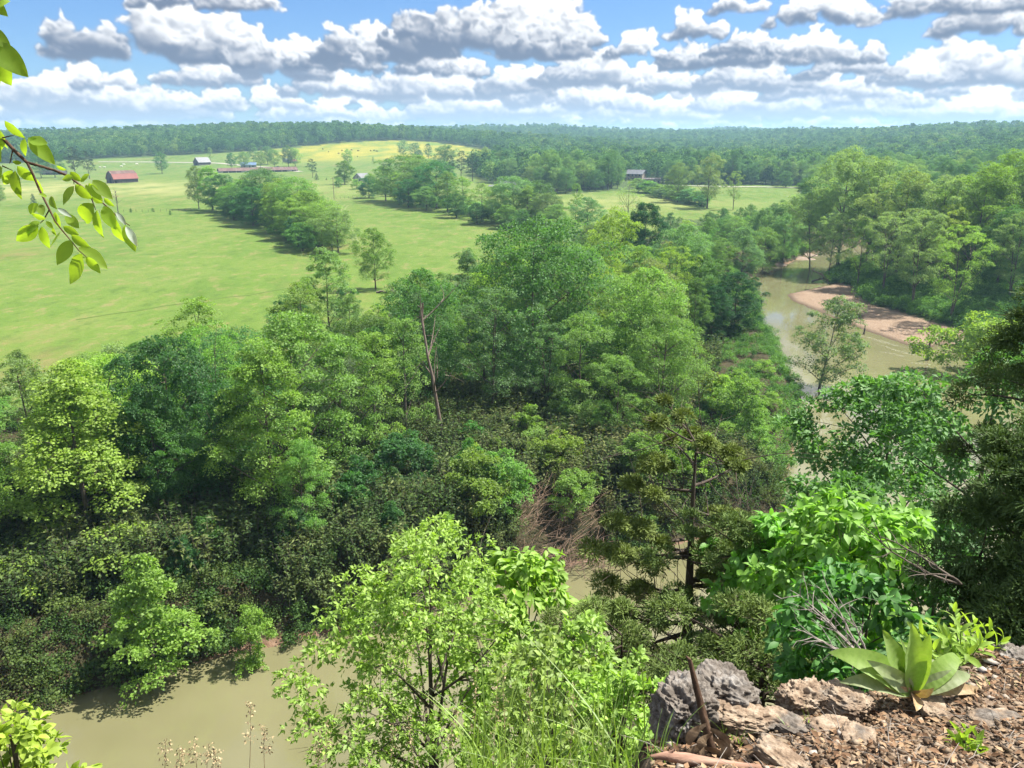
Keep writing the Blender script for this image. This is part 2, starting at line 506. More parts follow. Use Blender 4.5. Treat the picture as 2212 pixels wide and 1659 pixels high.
# ================================================================== the lie of the land
LB = [(-260, -22), (-160, 4), (-100, 20), (-60, 35), (-34.8, 45.8), (-26.9, 49.8), (-21.3, 52.8), (-10.6, 56.2), (-4.3, 60.3), (5.9, 66.1), (17.0, 70.0), (29.5, 77.5),
      (36.5, 94.0), (46.4, 118.7), (51.2, 147.3), (54.4, 166.8), (62.6, 197.6), (66, 224), (75.7, 241.3), (86.6, 248.5), (103.4, 272.9), (122, 292), (160, 312), (230, 322), (330, 325)]
RB = [(330, 292), (230, 288), (165, 278), (125, 262), (106.3, 250.4), (90.0, 226), (86.0, 213.8), (79, 208), (70.1, 200.7), (68.6, 192), (69.8, 183.6), (71.0, 171.3), (73.9, 158.4), (76.5, 148.0), (80.5, 146.6), (84.7, 149.0),
      (83.6, 142), (82.4, 139.0), (90, 130), (112, 124), (160, 120), (260, 118)]
NB = [(260, 96), (160, 100), (110, 97), (84, 90), (64, 79), (52, 67), (42, 55), (30, 44), (16, 35.5), (0, 30.5), (-20, 25), (-60, 6), (-110, -17), (-200, -45), (-260, -60)]
RIVER = np.array(LB + RB + NB, float)
BLUFF = np.array(NB + [(-260, -400), (400, -400), (400, 96)], float)
RIM = np.array([(-300, -150), (-60, -36), (-14, -5.5), (-3, -0.2), (0.2, 0.9), (2.5, 1.6), (8, 1.8), (20, 0), (60, -20), (300, -120)], float)
BAR = np.array([(70.1, 200.7), (79, 208), (86, 213.8), (90, 214), (90.5, 206), (87, 196), (86, 186), (89, 176), (92, 164), (94, 152), (90, 143), (84.7, 149), (80.5, 146.6), (76.5, 148), (73.9, 158.4), (71, 171.3), (69.8, 183.6), (68.6, 192)], float)

def seg_dist(P, poly, closed=False):
    poly = np.asarray(poly, float)
    a = poly if closed else poly[:-1]
    b = np.roll(poly, -1, 0) if closed else poly[1:]
    best = np.full(len(P), 1e18)
    for p, q_ in zip(a, b):
        d = q_ - p
        t = np.clip(((P - p) @ d) / (d @ d), 0, 1)
        best = np.minimum(best, ((P - (p + t[:, None] * d)) ** 2).sum(1))
    return np.sqrt(best)

def inside(P, poly):
    x, y = P[:, 0], P[:, 1]
    r = np.zeros(len(P), bool)
    n = len(poly)
    for i in range(n):
        x0, y0 = poly[i]; x1, y1 = poly[(i + 1) % n]
        c = ((y0 > y) != (y1 > y))
        with np.errstate(divide='ignore', invalid='ignore'):
            r ^= c & (x < (x1 - x0) * (y - y0) / (y1 - y0 + 1e-12) + x0)
    return r

POOLC = gp(1822, 676, -4.0)[:2]
WATER_Z = -4.0
def far_height(x, y):
    r = np.hypot(x, y)
    a = np.degrees(np.arctan2(x, np.maximum(y, 1e-6)))
    H = np.interp(a, [-60, -34, -27, -20, -8, 0, 8, 16, 24, 33, 60], [20, 18, 24, 33, 35, 30, 29, 29, 27, 25, 25])
    r0 = np.interp(a, [-60, -33, -12, 0, 14, 24, 33, 60], [700, 800, 1000, 1150, 1150, 700, 330, 250])
    r1 = np.interp(a, [-60, -33, -12, 0, 14, 24, 33, 60], [1700, 1750, 1900, 2500, 2500, 1900, 1300, 1100])
    z = H * sstep(r0, r1, r)
    z = z + 21 * np.exp(-((x + 190) / 330) ** 2 - ((y - 1330) / 260) ** 2)
    z = z + (fbm2(x / 260, y / 260, 3, 5) - .5) * np.clip((r - 250) / 900, 0, 1) * 8
    z = z + (fbm2(x / 430 + 3.1, y / 330, 3, 15) - .48) * sstep(1100, 1900, r) * 40 * sstep(-12, 2, a)
    return z

def height(x, y):
    P = np.stack([x, y], 1)
    z = far_height(x, y)
    z = z + (fbm2(x / 40, y / 40, 3, 2) - .5) * 0.7 * np.clip((np.hypot(x, y) - 40) / 60, 0, 1)
    dr = seg_dist(P, RIVER, True)
    inr = inside(P, RIVER)
    inb = inside(P, BLUFF)
    # flood-plain banks
    wob = fbm2(x / 5, y / 5, 3, 8)
    bank = sstep(0.0, 1.0, dr / (3.0 + 5.0 * wob))
    dl = seg_dist(P, RB)
    right = (dl <= dr + 0.5) & ~inr
    zr = sstep(0, 1, dr / 9.0) * 2.6 + sstep(8, 70, dr) * 9 * sstep(60, 140, x) + sstep(60, 260, dr) * 10
    zb = np.where(right, WATER_Z - .12 + zr, WATER_Z - .12 + (z - WATER_Z) * bank)
    zb = np.where(right, np.maximum(zb, np.minimum(z, zb + 0) * 0 + zb) + np.clip(z, 0, None) * sstep(60, 200, dr), zb)
    # gravel bar
    bar = inside(P, BAR)
    db = seg_dist(P, RIVER, True)
    zbar = WATER_Z - .10 + np.minimum(db, 3.5) * 0.13 + .10 * fbm2(x / 3, y / 3, 3, 4)
    pool = np.exp(-(((x - POOLC[0]) / 2.9) ** 2 + ((y - POOLC[1]) / 5.2) ** 2))
    zbar = zbar - 1.3 * pool
    zb = np.where(right & ~bar, np.minimum(zb, WATER_Z + .30 + seg_dist(P, BAR, True) * .30), zb)
    zb = np.where(bar, zbar, zb)
    zriv = WATER_Z - .12 - np.minimum(dr * .35, 2.2)
    # bluff between the rim and the water
    a = seg_dist(P, NB); c = seg_dist(P, RIM)
    rimpoly = np.concatenate([RIM, [(300, -400), (-300, -400)]])
    s = a / (a + c + 1e-6)
    zbl = WATER_Z - .1 + 36.2 * s ** 1.02 + (fbm2(x / 2.3, y / 2.3, 4, 12) - .5) * 1.4 * np.clip(np.minimum(a, c) / 4, 0, 1)
    zbl = np.where(inside(P, rimpoly), 32.1, zbl)
    z = np.where(inr, zriv, np.where(inb, zbl, zb))
    return z

def hz(x, y):
    return float(height(np.array([float(x)]), np.array([float(y)]))[0])

# ---- ground sheet: polar rings around the viewpoint out past the horizon
angs = np.radians(np.concatenate([np.linspace(-46, 46, 430), np.linspace(47, 313, 64)]))
rads = np.concatenate([np.geomspace(0.8, 40, 60), np.geomspace(41, 420, 215), np.geomspace(427, 3200, 120), np.geomspace(3400, 9000, 12)])
na, nr = len(angs), len(rads)
X = (np.sin(angs)[None, :] * rads[:, None]).ravel(); Y = (np.cos(angs)[None, :] * rads[:, None]).ravel()
Z = height(X, Y)
ii = np.arange(nr - 1)[:, None] * na; jj = np.arange(na)[None, :]; j2 = (jj + 1) % na
GF = np.stack([ii + jj, ii + j2, ii + na + j2, ii + na + jj], -1).reshape(-1, 4)
ground_me = mesh_np('ground', np.stack([X, Y, Z], 1), GF[:, ::-1], smooth=True)

_Zg = Z.reshape(nr, na)
_ang = np.degrees(angs); _lr = np.log(rads)
def hz(x, y):
    a = math.degrees(math.atan2(x, y)); a = a + 360 if a < -46 else a
    r = math.log(max(math.hypot(x, y), 0.81))
    i = min(int(np.searchsorted(_lr, r)) - 1, nr - 2); i = max(i, 0)
    j = max(0, min(int(np.searchsorted(_ang, a)) - 1, na - 2))
    fi = (r - _lr[i]) / (_lr[i + 1] - _lr[i]); fj = (a - _ang[j]) / (_ang[j + 1] - _ang[j])
    return float((_Zg[i, j] * (1 - fj) + _Zg[i, j + 1] * fj) * (1 - fi) + (_Zg[i + 1, j] * (1 - fj) + _Zg[i + 1, j + 1] * fj) * fi)

def ground_hit(u, v, z0=None):
    """where the sight line through a place in the view meets the ground"""
    d = ray(u, v)
    t = np.geomspace(120, 4000, 400)
    Pt = np.array([0, 0, CAM_Z])[None] + d[None] * t[:, None]
    hgt = height(Pt[:, 0], Pt[:, 1])
    k = np.argmax(Pt[:, 2] < hgt)
    if k == 0: k = len(t) - 1
    t0, t1 = t[k - 1], t[k]
    for _ in range(18):
        tm = .5 * (t0 + t1); p = np.array([0, 0, CAM_Z]) + d * tm
        if p[2] < hz(p[0], p[1]): t1 = tm
        else: t0 = tm
    p = np.array([0, 0, CAM_Z]) + d * t1
    return p

OPEN1 = np.array([ground_hit(u, v)[:2] for u, v in [(-250, 362), (40, 352), (150, 346), (230, 342), (430, 333), (560, 325), (640, 318), (740, 308), (850, 303.5), (940, 307), (1040, 321), (1160, 341), (1070, 353), (1015, 368), (1060, 398), (1130, 416), (1210, 421), (1300, 414), (1400, 406), (1450, 399), (1725, 402), (1738, 438), (1650, 462), (1560, 470), (1500, 475), (1400, 470)]] +
                 [(60, 275), (-10, 210), (-42, 118), (-110, 72), (-500, 100)])
woods_mask = lambda P: ~inside(P, OPEN1)
FOREST = np.array([(-140, 58), (-110, 76), (-80, 92), (-56, 100), (-44, 118), (-30, 142), (-17, 165), (0, 205), (10, 252), (34, 270), (60, 292), (100, 318), (150, 335), (330, 350)] + LB[::-1][0:22])

# ---- land cover masks on the ground sheet
PXY = np.stack([X, Y], 1)
m_open = inside(PXY, OPEN1).astype(float)
m_for = (inside(PXY, FOREST) | inside(PXY, BLUFF)).astype(float)
m_bar = inside(PXY, BAR).astype(float)
dro = seg_dist(PXY, RIVER, True)
m_mud = np.where(m_bar > 0, 0, np.clip(1 - dro / (.7 + 1.5 * fbm2(X / 7, Y / 7, 2, 44)), 0, 1)) * (np.hypot(X, Y) < 400)
rr_ = np.hypot(X, Y); aa_ = np.degrees(np.arctan2(X, np.maximum(Y, 1e-6)))
m_yel = sstep(930, 1100, rr_) * sstep(-20, -13, aa_) * m_open
m_sunlit_pale = np.exp(-((X + 300) / 190) ** 2 - ((Y - 560) / 75) ** 2) * .9 + np.exp(-((X - 60) / 55) ** 2 - ((Y - 440) / 45) ** 2) * .6  # sunlit band at the barn, painted as paler grass; second patch is pale field
for nme, arr in (('open', m_open), ('floor', m_for), ('bar', m_bar), ('mud', m_mud), ('yellow', m_yel), ('dry', m_sunlit_pale)):
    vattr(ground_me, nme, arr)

def ground_material():
    m, N = new_mat('meadow_and_forest_ground')
    pos = N.n('ShaderNodeNewGeometry').outputs['Position']
    A = lambda k: N.n('ShaderNodeAttribute', attribute_name=k).outputs['Fac']
    n1 = N.noise(pos, 0.012, 4, 0.6)
    n2 = N.noise(N.v('MULTIPLY', pos, (1, .45, 1)), 0.05, 5, 0.65)
    n3 = N.noise(pos, 0.9, 4, 0.7)
    n4 = N.noise(N.v('MULTIPLY', pos, (1, .6, 1)), 0.22, 5, 0.7)
    grass = N.ramp(n2, [(.30, (.058, .108, .016)), (.46, (.088, .146, .024)), (.60, (.112, .160, .033)), (.76, (.150, .155, .055))])
    grass = N.mix(N.ss(n1, .52, .70), grass, (0.117, 0.160, 0.039, 1))
    grass = N.mix(N.m('MULTIPLY', N.ss(n4, .51, .66), .8), grass, (0.179, 0.156, 0.066, 1))          # seed heads and sorrel
    grass = N.mix(N.m('MULTIPLY', N.ss(n4, .48, .34), .65), grass, (0.055, 0.094, 0.020, 1))
    grass = N.mix(N.m('MULTIPLY', N.ss(n3, .3, .75), .5), grass, (0.078, 0.129, 0.022, 1))
    n5 = N.noise(N.v('MULTIPLY', pos, (1, .5, 1)), 0.028, 6, .72)
    grass = N.mix(N.m('MULTIPLY', N.ss(n5, .54, .70), .62), grass, (.155, .125, .052, 1))
    grass = N.mix(N.m('MULTIPLY', N.ss(n5, .46, .34), .45), grass, (.062, .118, .016, 1))
    grass = N.mix(N.m('MULTIPLY', A('dry'), N.ss(n2, .25, .7)), grass, (0.265, 0.257, 0.101, 1))  # sunlight on the barn field put into the grass colour
    yel = N.ramp(N.noise(N.v('MULTIPLY', pos, (.6, .35, 1)), 0.06, 4, .6), [(.35, (.095, .155, .022)), (.52, (.205, .20, .026)), (.75, (.29, .245, .03))])
    grass = N.mix(A('yellow'), grass, yel)
    floor = N.ramp(N.noise(pos, 0.6, 5, .7), [(.3, (0.027, 0.031, 0.014)), (.55, (0.051, 0.043, 0.023)), (.75, (0.078, 0.062, 0.039))])
    woods = N.mix(N.ss(n3, .3, .7), (0.039, 0.066, 0.020, 1), (0.066, 0.094, 0.027, 1))
    c = N.mix(A('open'), woods, grass)
    c = N.mix(A('floor'), c, floor)
    grav = N.ramp(N.noise(pos, 3.5, 6, .8), [(.28, (.10, .068, .045)), (.45, (.185, .130, .090)), (.6, (.245, .185, .135)), (.8, (.33, .28, .225))])
    grav = N.mix(N.ss(N.noise(pos, .35, 4, .6), .5, .72), grav, (0.164, 0.113, 0.078, 1))
    sz = N.n('ShaderNodeSeparateXYZ'); N.l(pos, sz.inputs[0])
    grav = N.mix(N.ss(sz.outputs[2], -3.72, -3.98), grav, (.085, .062, .042, 1))
    c = N.mix(A('bar'), c, grav)
    mud = N.ramp(N.noise(pos, 1.2, 5, .6), [(.3, (0.109, 0.066, 0.043)), (.55, (0.179, 0.117, 0.078)), (.8, (0.242, 0.172, 0.125))])
    c = N.mix(N.ss(A('mud'), .35, .6), c, mud)
    p = N.n('ShaderNodeBsdfPrincipled'); N.l(c, p.inputs['Base Color'])
    p.inputs['Roughness'].default_value = 0.95; p.inputs['Specular IOR Level'].default_value = 0.1
    b = N.n('ShaderNodeBump'); b.inputs['Strength'].default_value = .55; b.inputs['Distance'].default_value = .5
    N.l(N.m('ADD', n3, N.m('MULTIPLY', N.noise(pos, 4.0, 3, .6), .4)), b.inputs['Height']); N.l(b.outputs[0], p.inputs['Normal'])
    out_mat(N, p.outputs[0])
    return m
ground_me.materials.append(ground_material())
ground = tag(link('ground', ground_me), kind='structure')

# ---- river
def water_material():
    m, N = new_mat('murky_river_water')
    pos = N.n('ShaderNodeNewGeometry').outputs['Position']
    n = N.noise(N.v('MULTIPLY', pos, (1, .7, 1)), 0.10, 4, .55)
    c = N.ramp(n, [(.3, (0.118, 0.113, 0.056)), (.7, (0.148, 0.140, 0.074))])
    p = N.n('ShaderNodeBsdfPrincipled'); N.l(c, p.inputs['Base Color'])
    p.inputs['Roughness'].default_value = 0.05; p.inputs['IOR'].default_value = 1.333; p.inputs['Specular IOR Level'].default_value = 1.0
    h1 = N.noise(N.v('MULTIPLY', pos, (1.0, .55, 1)), 1.1, 3, .55)
    h2 = N.noise(pos, 5.0, 3, .6)
    calm = N.noise(N.v('MULTIPLY', pos, (1, .5, 1)), .045, 3, .5)
    b = N.n('ShaderNodeBump'); b.inputs['Distance'].default_value = .05
    N.l(N.ss(calm, .36, .66, .08, .5), b.inputs['Strength'])
    N.l(N.m('ADD', h1, N.m('MULTIPLY', h2, .12)), b.inputs['Height']); N.l(b.outputs[0], p.inputs['Normal'])
    out_mat(N, p.outputs[0])
    return m
WV = np.array([(-400, -150, WATER_Z), (420, -150, WATER_Z), (420, 420, WATER_Z), (-400, 420, WATER_Z)], float)
river = tag(link('river', mesh_np('river', WV, np.array([[0, 1, 2, 3]]), [water_material()])), kind='structure')

# ================================================================== trees
def envelope(kind, t):
    t = np.clip(t, 0, 1)
    if kind == 'round':  return np.sqrt(np.clip(1 - (2 * t - .9) ** 2 / 1.21, 0.02, 1))
    if kind == 'oval':   return np.sin(np.pi * np.clip(.12 + .86 * t, 0, 1)) ** .7
    if kind == 'cone':   return (1 - t) ** .8 * .95 + .08
    if kind == 'cedar':  return np.interp(t, [0, .12, .3, .42, .5, .58, .66, .74, .82, .9, 1], [.95, 1, .95, .7, .28, .42, .14, .40, .10, .30, .08])
    if kind == 'tall':   return np.sin(np.pi * np.clip(.22 + .76 * t, 0, 1)) ** .6 * .95
    if kind == 'vase':   return .45 + .55 * np.sin(np.pi * np.clip(.05 + .72 * t, 0, 1)) - .75 * np.clip(t - .85, 0, 1) * 3
    return np.ones_like(t)

def make_tree(name, seed, h=18., cr=5., cb=4., env='round', nclump=80, nspray=10, nleaf=16, leaf=.26, tmpl=LEAF_W, flat=.55, clump=.27,
              tr=.26, limbs=12, bark='bark', foliage='leaf', droop=.2, wander=.04, inner=.15, lean=(0, 0), spray=.42, wid=1.0, bare=0, stems=1, sides=5, sweep=(.5, 1.0), front_gap=0.0, clumps=None):
    rng = np.random.default_rng(seed)
    paths = []
    # trunk(s)
    n = 10; t = np.linspace(0, 1, n)
    trunks = []
    for s in range(stems):
        w = np.cumsum(rng.normal(0, wander, (n, 2)), 0) * h * .12 * t[:, None]
        off = np.array([0., 0.]) if stems == 1 else rng.normal(0, .5, 2) * cr * .55
        P = np.stack([w[:, 0] + t ** 1.3 * (lean[0] * h + off[0]), w[:, 1] + t ** 1.3 * (lean[1] * h + off[1]), t * h * .9], 1)
        r = tr * (1 - .88 * t ** .9) * (1 + .5 * np.exp(-t * 14)) / stems ** .4
        P[0, 2] = -.5
        trunks.append(P); paths.append((P, r))
    tp = np.concatenate(trunks)
    # clumps of foliage through the crown
    C, RC = [], []
    if clumps is not None: C, RC = [np.array(c_[:3]) for c_ in clumps], [c_[3] for c_ in clumps]; nclump = 0
    ph = rng.uniform(0, 6.28, 4)
    tries = 0
    while len(C) < nclump and tries < nclump * 60:
        tries += 1
        tt = rng.random() ** .9
        z = cb + (h - cb) * tt
        ang = rng.uniform(0, 2 * np.pi)
        lump = 1 + .22 * math.sin(2 * ang + ph[0]) + .20 * math.sin(3 * ang + ph[1] + 4 * tt) + .17 * math.sin(9 * tt + ph[2] + ang)
        rmax = cr * float(envelope(env, np.array(tt))) * lump
        rr_ = rmax * math.sqrt(rng.uniform(inner, 1))
        ax = np.array([np.interp(z, trunks[0][:, 2], trunks[0][:, 0]), np.interp(z, trunks[0][:, 2], trunks[0][:, 1])]) if stems == 1 else np.array([lean[0], lean[1]]) * z
        p = np.array([ax[0] + rr_ * math.cos(ang), ax[1] + rr_ * math.sin(ang), z])
        if front_gap and p[1] < 0 and abs(p[0]) < front_gap and z > h * .12: continue
        rc = cr * clump * rng.uniform(.65, 1.25) * (1.0 - .25 * tt)
        if C and min(np.linalg.norm((p - c_) * (1, 1, 1.5)) / (r_ + rc) for c_, r_ in zip(C, RC)) < .50: continue
        C.append(p); RC.append(rc)
    C = np.array(C); RC = np.array(RC)
    # primary limbs to well separated clumps, the rest branch off them
    order = [int(np.argmax(C[:, 2]))]
    d = np.linalg.norm(C - C[order[0]], axis=1)
    while len(order) < min(limbs, len(C)):
        k = int(np.argmax(d)); order.append(k); d = np.minimum(d, np.linalg.norm(C - C[k], axis=1))
    nodes = [tp]; noder = [np.concatenate([p[1] for p in paths])]
    for k in order:
        c = C[k]; hr = np.hypot(c[0], c[1])
        T = trunks[rng.integers(stems)]
        zs = np.clip(c[2] - hr * rng.uniform(*sweep) - .5 * (sweep[0] > .3), cb * .75, h * (.8 if sweep[0] > .3 else .9))
        s = np.array([np.interp(zs, T[:, 2], T[:, 0]), np.interp(zs, T[:, 2], T[:, 1]), zs])
        mid = s * .45 + c * .55 + np.array([0, 0, -.10 * (c[2] - s[2]) + .12 * hr * (1 if env != 'cone' else -.3)]) + rng.normal(0, .06, 3) * hr
        B = bez(s, mid, c, 7)
        r0 = tr * .42 * (1 - .6 * zs / h)
        paths.append((B, np.linspace(r0, r0 * .22, 7)))
        nodes.append(B); noder.append(np.linspace(r0, r0 * .22, 7))
    nodes = np.concatenate(nodes); noder = np.concatenate(noder)
    for k in range(len(C)):
        if k in order: continue
        c = C[k]
        dd = np.linalg.norm(nodes - c, axis=1) + 2.0 * np.clip(nodes[:, 2] - c[2] + .1, 0, None)
        j = int(np.argmin(dd)); s = nodes[j]
        B = bez(s, (s + c) / 2 + rng.normal(0, .1, 3) * RC[k] + np.array([0, 0, .1 * RC[k]]), c, 5)
        r0 = min(noder[j] * .7, tr * .16)
        paths.append((B, np.linspace(r0, r0 * .3, 5)))
    for b in range(bare):                                   # bare dead twigs
        s = nodes[rng.integers(len(nodes))]
        if s[2] < cb * .6: continue
        o = norm(np.array([s[0], s[1], 0]) + rng.normal(0, .5, 3)); L_ = cr * rng.uniform(.25, .6)
        e = s + o * L_ + np.array([0, 0, rng.uniform(-.1, .25) * L_])
        paths.append((bez(s, (s + e) / 2 + rng.normal(0, .12, 3) * L_, e, 5), np.linspace(tr * .07, tr * .02, 5)))
        for q_ in range(2):
            m0 = s + (e - s) * rng.uniform(.4, .8); e2 = m0 + (o + rng.normal(0, .6, 3)) * L_ * .35
            paths.append((bez(m0, (m0 + e2) / 2, e2, 3), np.linspace(tr * .035, tr * .012, 3)))
    # leaf sprays
    ns = nspray; nc = len(C)
    D = norm(rng.normal(0, 1, (nc, ns, 3)) + np.array([0, 0, .35]))
    rad = rng.uniform(.55, 1.0, (nc, ns, 1)) ** .6
    SP = C[:, None, :] + D * rad * RC[:, None, None] * np.array([1, 1, flat])
    SP = SP.reshape(-1, 3); SD = D.reshape(-1, 3); SR = np.repeat(RC, ns) * spray
    # twigs to sprays
    tw = rng.random(len(SP)) < .22
    CC = np.repeat(C, ns, 0)
    for i in np.nonzero(tw)[0][:260]:
        paths.append((np.stack([CC[i], (CC[i] + SP[i]) / 2 + rng.normal(0, .05, 3) * SR[i], SP[i]]), np.array([tr * .05, tr * .035, tr * .015])))
    nl = nleaf
    o = rng.normal(0, .55, (len(SP), nl, 3))
    pl = norm(SD * .6 + np.array([0, 0, .8]))                # sprays lie in tilted layers
    o = o - (o * pl[:, None, :]).sum(-1, keepdims=True) * pl[:, None, :] * .62
    LP = (SP[:, None, :] + o * SR[:, None, None]).reshape(-1, 3)
    out = np.repeat(SD, nl, 0)
    A = norm(norm(o.reshape(-1, 3)) * .7 + out * .5 + np.array([0, 0, -droop]) + rng.normal(0, .45, LP.shape))
    Nn = norm(np.repeat(pl, nl, 0) + rng.normal(0, .42, LP.shape))
    S = leaf * rng.uniform(.65, 1.3, len(LP))
    rnd = np.clip(np.repeat(rng.random(len(SP)), nl) * .55 + rng.random(len(LP)) * .45, 0, 1)
    crown = leaf_mesh(name + '_crown', LP, A, Nn, S, tmpl, M[foliage], rng, wid, rnd)
    V, F = tube_arrays(paths, sides)
    trunk = mesh_np(name + '_trunk', V, F, [M[bark]], smooth=True)
    return trunk, crown, h

PROTO = {}
def proto(key, **kw):
    kw['nleaf'] = int(kw['nleaf'] * 1.9); kw['leaf'] *= .68
    PROTO[key] = make_tree(key, **kw)

proto('oak_a', seed=1, h=18, cr=6.2, cb=3.6, env='round', nclump=95, nspray=12, nleaf=17, leaf=.27)
proto('oak_b', seed=2, h=17, cr=6.8, cb=3.2, env='round', nclump=100, nspray=12, nleaf=16, leaf=.27, flat=.5)
proto('ash_a', seed=3, h=19, cr=4.6, cb=3.0, env='oval', nclump=90, nspray=11, nleaf=16, leaf=.26, flat=.42)
proto('ash_b', seed=4, h=19, cr=5.0, cb=3.5, env='tall', nclump=70, nspray=10, nleaf=15, leaf=.28, flat=.40, inner=.25)
proto('tier_a', seed=5, h=18, cr=5.6, cb=2.0, env='cone', nclump=95, nspray=12, nleaf=14, leaf=.30, flat=.30, clump=.25, droop=.35)
proto('tier_b', seed=6, h=20, cr=5.2, cb=3.5, env='oval', nclump=62, nspray=12, nleaf=13, leaf=.30, flat=.28, clump=.27, droop=.3)
proto('airy_a', seed=7, h=19, cr=4.6, cb=5.5, env='tall', nclump=46, nspray=10, nleaf=13, leaf=.27, flat=.5, tr=.24)
proto('airy_b', seed=8, h=20, cr=5.4, cb=6.0, env='vase', nclump=56, nspray=10, nleaf=14, leaf=.27, flat=.5, stems=2)
proto('dense_a', seed=9, h=14, cr=5.6, cb=1.6, env='round', nclump=110, nspray=13, nleaf=18, leaf=.25, clump=.24)
proto('syc_a', seed=10, h=24, cr=7.0, cb=5.0, env='oval', nclump=95, nspray=12, nleaf=15, leaf=.33, flat=.55, tr=.34)
proto('syc_b', seed=11, h=24, cr=6.0, cb=7.0, env='vase', nclump=75, nspray=12, nleaf=15, leaf=.33, flat=.5, tr=.32, stems=2)
proto('willow', seed=12, h=12, cr=4.0, cb=2.4, env='oval', nclump=60, nspray=10, nleaf=14, leaf=.24, flat=.8, droop=.7, lean=(.16, .0), tr=.17)
proto('pine', seed=13, h=17, cr=4.2, cb=5.0, env='round', nclump=60, nspray=11, nleaf=16, leaf=.30, flat=.45, foliage='needle', tmpl=LEAF_Q, wid=.6)
proto('redcedar', seed=14, h=9, cr=3.0, cb=.4, env='cone', nclump=70, nspray=9, nleaf=14, leaf=.22, foliage='needle', tmpl=LEAF_Q, wid=.6, flat=.9, clump=.26)
proto('bush_a', seed=15, h=4.2, cr=2.1, cb=.4, env='round', nclump=46, nspray=9, nleaf=13, leaf=.19, tr=.07, stems=3, clump=.28)
proto('bush_b', seed=16, h=5.2, cr=1.8, cb=.5, env='oval', nclump=40, nspray=8, nleaf=12, leaf=.20, tr=.07, clump=.30, flat=.4)
proto('sapling', seed=17, h=7.0, cr=2.4, cb=.9, env='cone', nclump=60, nspray=9, nleaf=12, leaf=.22, tr=.09, flat=.32, clump=.27)
proto('sparse', seed=18, h=9, cr=3.6, cb=2.5, env='round', nclump=30, nspray=6, nleaf=7, leaf=.20, tr=.16, bare=40)

YG = (.20, .31, .05); LG = (.185, .32, .055); MG = (.150, .275, .062); DG = (.052, .15, .042); PG = (.21, .32, .12); BG = (.120, .235, .090); OG = (.165, .255, .085)
tree_xy = []
count = {'n': 0}
rng0 = np.random.default_rng(99)

def plant(key, x, y, h, color, label, group=None, name='broadleaf_tree', cat='tree', rz=None, wide=1.0, z=None, sink=.15):
    tm, cm, h0 = PROTO[key]
    s = h / h0
    root = empty(name, (x, y, (hz(x, y) if z is None else z) - sink), rng0.uniform(0, 6.28) if rz is None else rz)
    a = link('trunk' if cat != 'shrub' else 'stem', tm, root, scale=(s * wide, s * wide, s))
    b = link('crown' if cat != 'shrub' else 'foliage', cm, root, scale=(s * wide, s * wide, s))
    b.color = (*color, 1)
    tag(root, label, cat, group)
    tree_xy.append((x, y, h))
    uu_, vv_ = proj(np.array([[x, y, root.location[2] + h]]))
    TREES.append((root, float(uu_[0]), float(vv_[0]), color, h, math.hypot(x, y)))
    count['n'] += 1
    return root

def T(key, u, vtop, Y, color, label, wide=1.0, **kw):
    """a tree whose top shows at (u, vtop), standing Y metres out"""
    p = at(u, vtop, Y)
    x, y = p[0], p[1]
    zg = hz(x, y)
    return plant(key, x, y, max(2.0, (p[2] - zg) * 1.06 + .15), color, label, wide=wide, **kw)

def jit(c, a=.14):
    f = 1 + rng0.normal(0, a)
    return (c[0] * f * (1 + rng0.normal(0, .10)), c[1] * f, c[2] * f * (1 + rng0.normal(0, .15)))

ORD = ['first', 'second', 'third', 'fourth', 'fifth', 'sixth', 'seventh', 'eighth', 'ninth', 'tenth', 'eleventh', 'twelfth', 'thirteenth', 'fourteenth', 'fifteenth', 'sixteenth', 'seventeenth', 'eighteenth', 'nineteenth', 'twentieth']
def ordn(i):
    return ORD[i] if i < 20 else ('twenty-' + ORD[i - 20] if i < 29 else ('thirtieth' if i == 29 else 'thirty-' + ORD[(i - 30) % 10]))
TREES = []
def tone(c):
    g, r = c[1], c[0]
    if r / g > .62: return 'yellowish green' if g > .25 else 'olive green'
    if c[2] / g > .33: return 'pale green' if g > .24 else 'bluish green'
    return 'light green' if g > .26 else ('mid-green' if g > .17 else 'dark green')
def relabel(group, fmt):
    """count the members of a group from left to right as seen from the ledge"""
    ms = [t for t in TREES if t[0].get('group') == group]
    ms.sort(key=lambda t: t[1])
    for i, (o, u, v, c, h, d) in enumerate(ms):
        o['label'] = fmt(i, u, v, tone(c), h, d)
# ---- trees one can single out, left bank wood
T('tier_a', 135, 815, 62, YG, 'broad yellow-green tree with tiered sprays at the left edge of the picture', wide=1.35)
T('dense_a', 345, 765, 68, DG, 'dark green tree with a narrow crown right of the broad yellow-green one', wide=.75)
T('dense_a', 318, 880, 66, (.075, .19, .04), 'lower dark tree with bright leaf tips beside the broad yellow-green one', wide=.8)
T('airy_a', 425, 662, 92, LG, 'slender yellowish tree with visible branches standing against the meadow', wide=1.1)
T('tier_b', 615, 690, 70, (.15, .28, .06), 'tall airy tree with a dark straight trunk and tiered foliage left of centre')
T('tier_b', 725, 735, 76, (.15, .29, .06), 'tiered light green tree right behind the tall airy one with the dark trunk', wide=.9)
T('ash_a', 700, 556, 122, (.16, .28, .09), 'pale green tree whose top stands out before the meadow track')
T('ash_b', 650, 615, 118, LG, 'light green tree left of the pale one that tops the meadow track', wide=.8)
T('oak_a', 905, 608, 98, (.08, .20, .05), 'dark oak-like tree behind the bare dead trunk', wide=.9)
T('ash_a', 1010, 556, 128, BG, 'bluish green tree with two peaks between the dead trunk and the big central tree')
T('oak_b', 1150, 500, 104, (.09, .215, .06), 'biggest tree of the wood, broad bluish green crown at the centre of the picture', wide=1.0)
T('oak_a', 1230, 560, 112, BG, 'broad blue-green tree right of the biggest central tree', wide=.9)
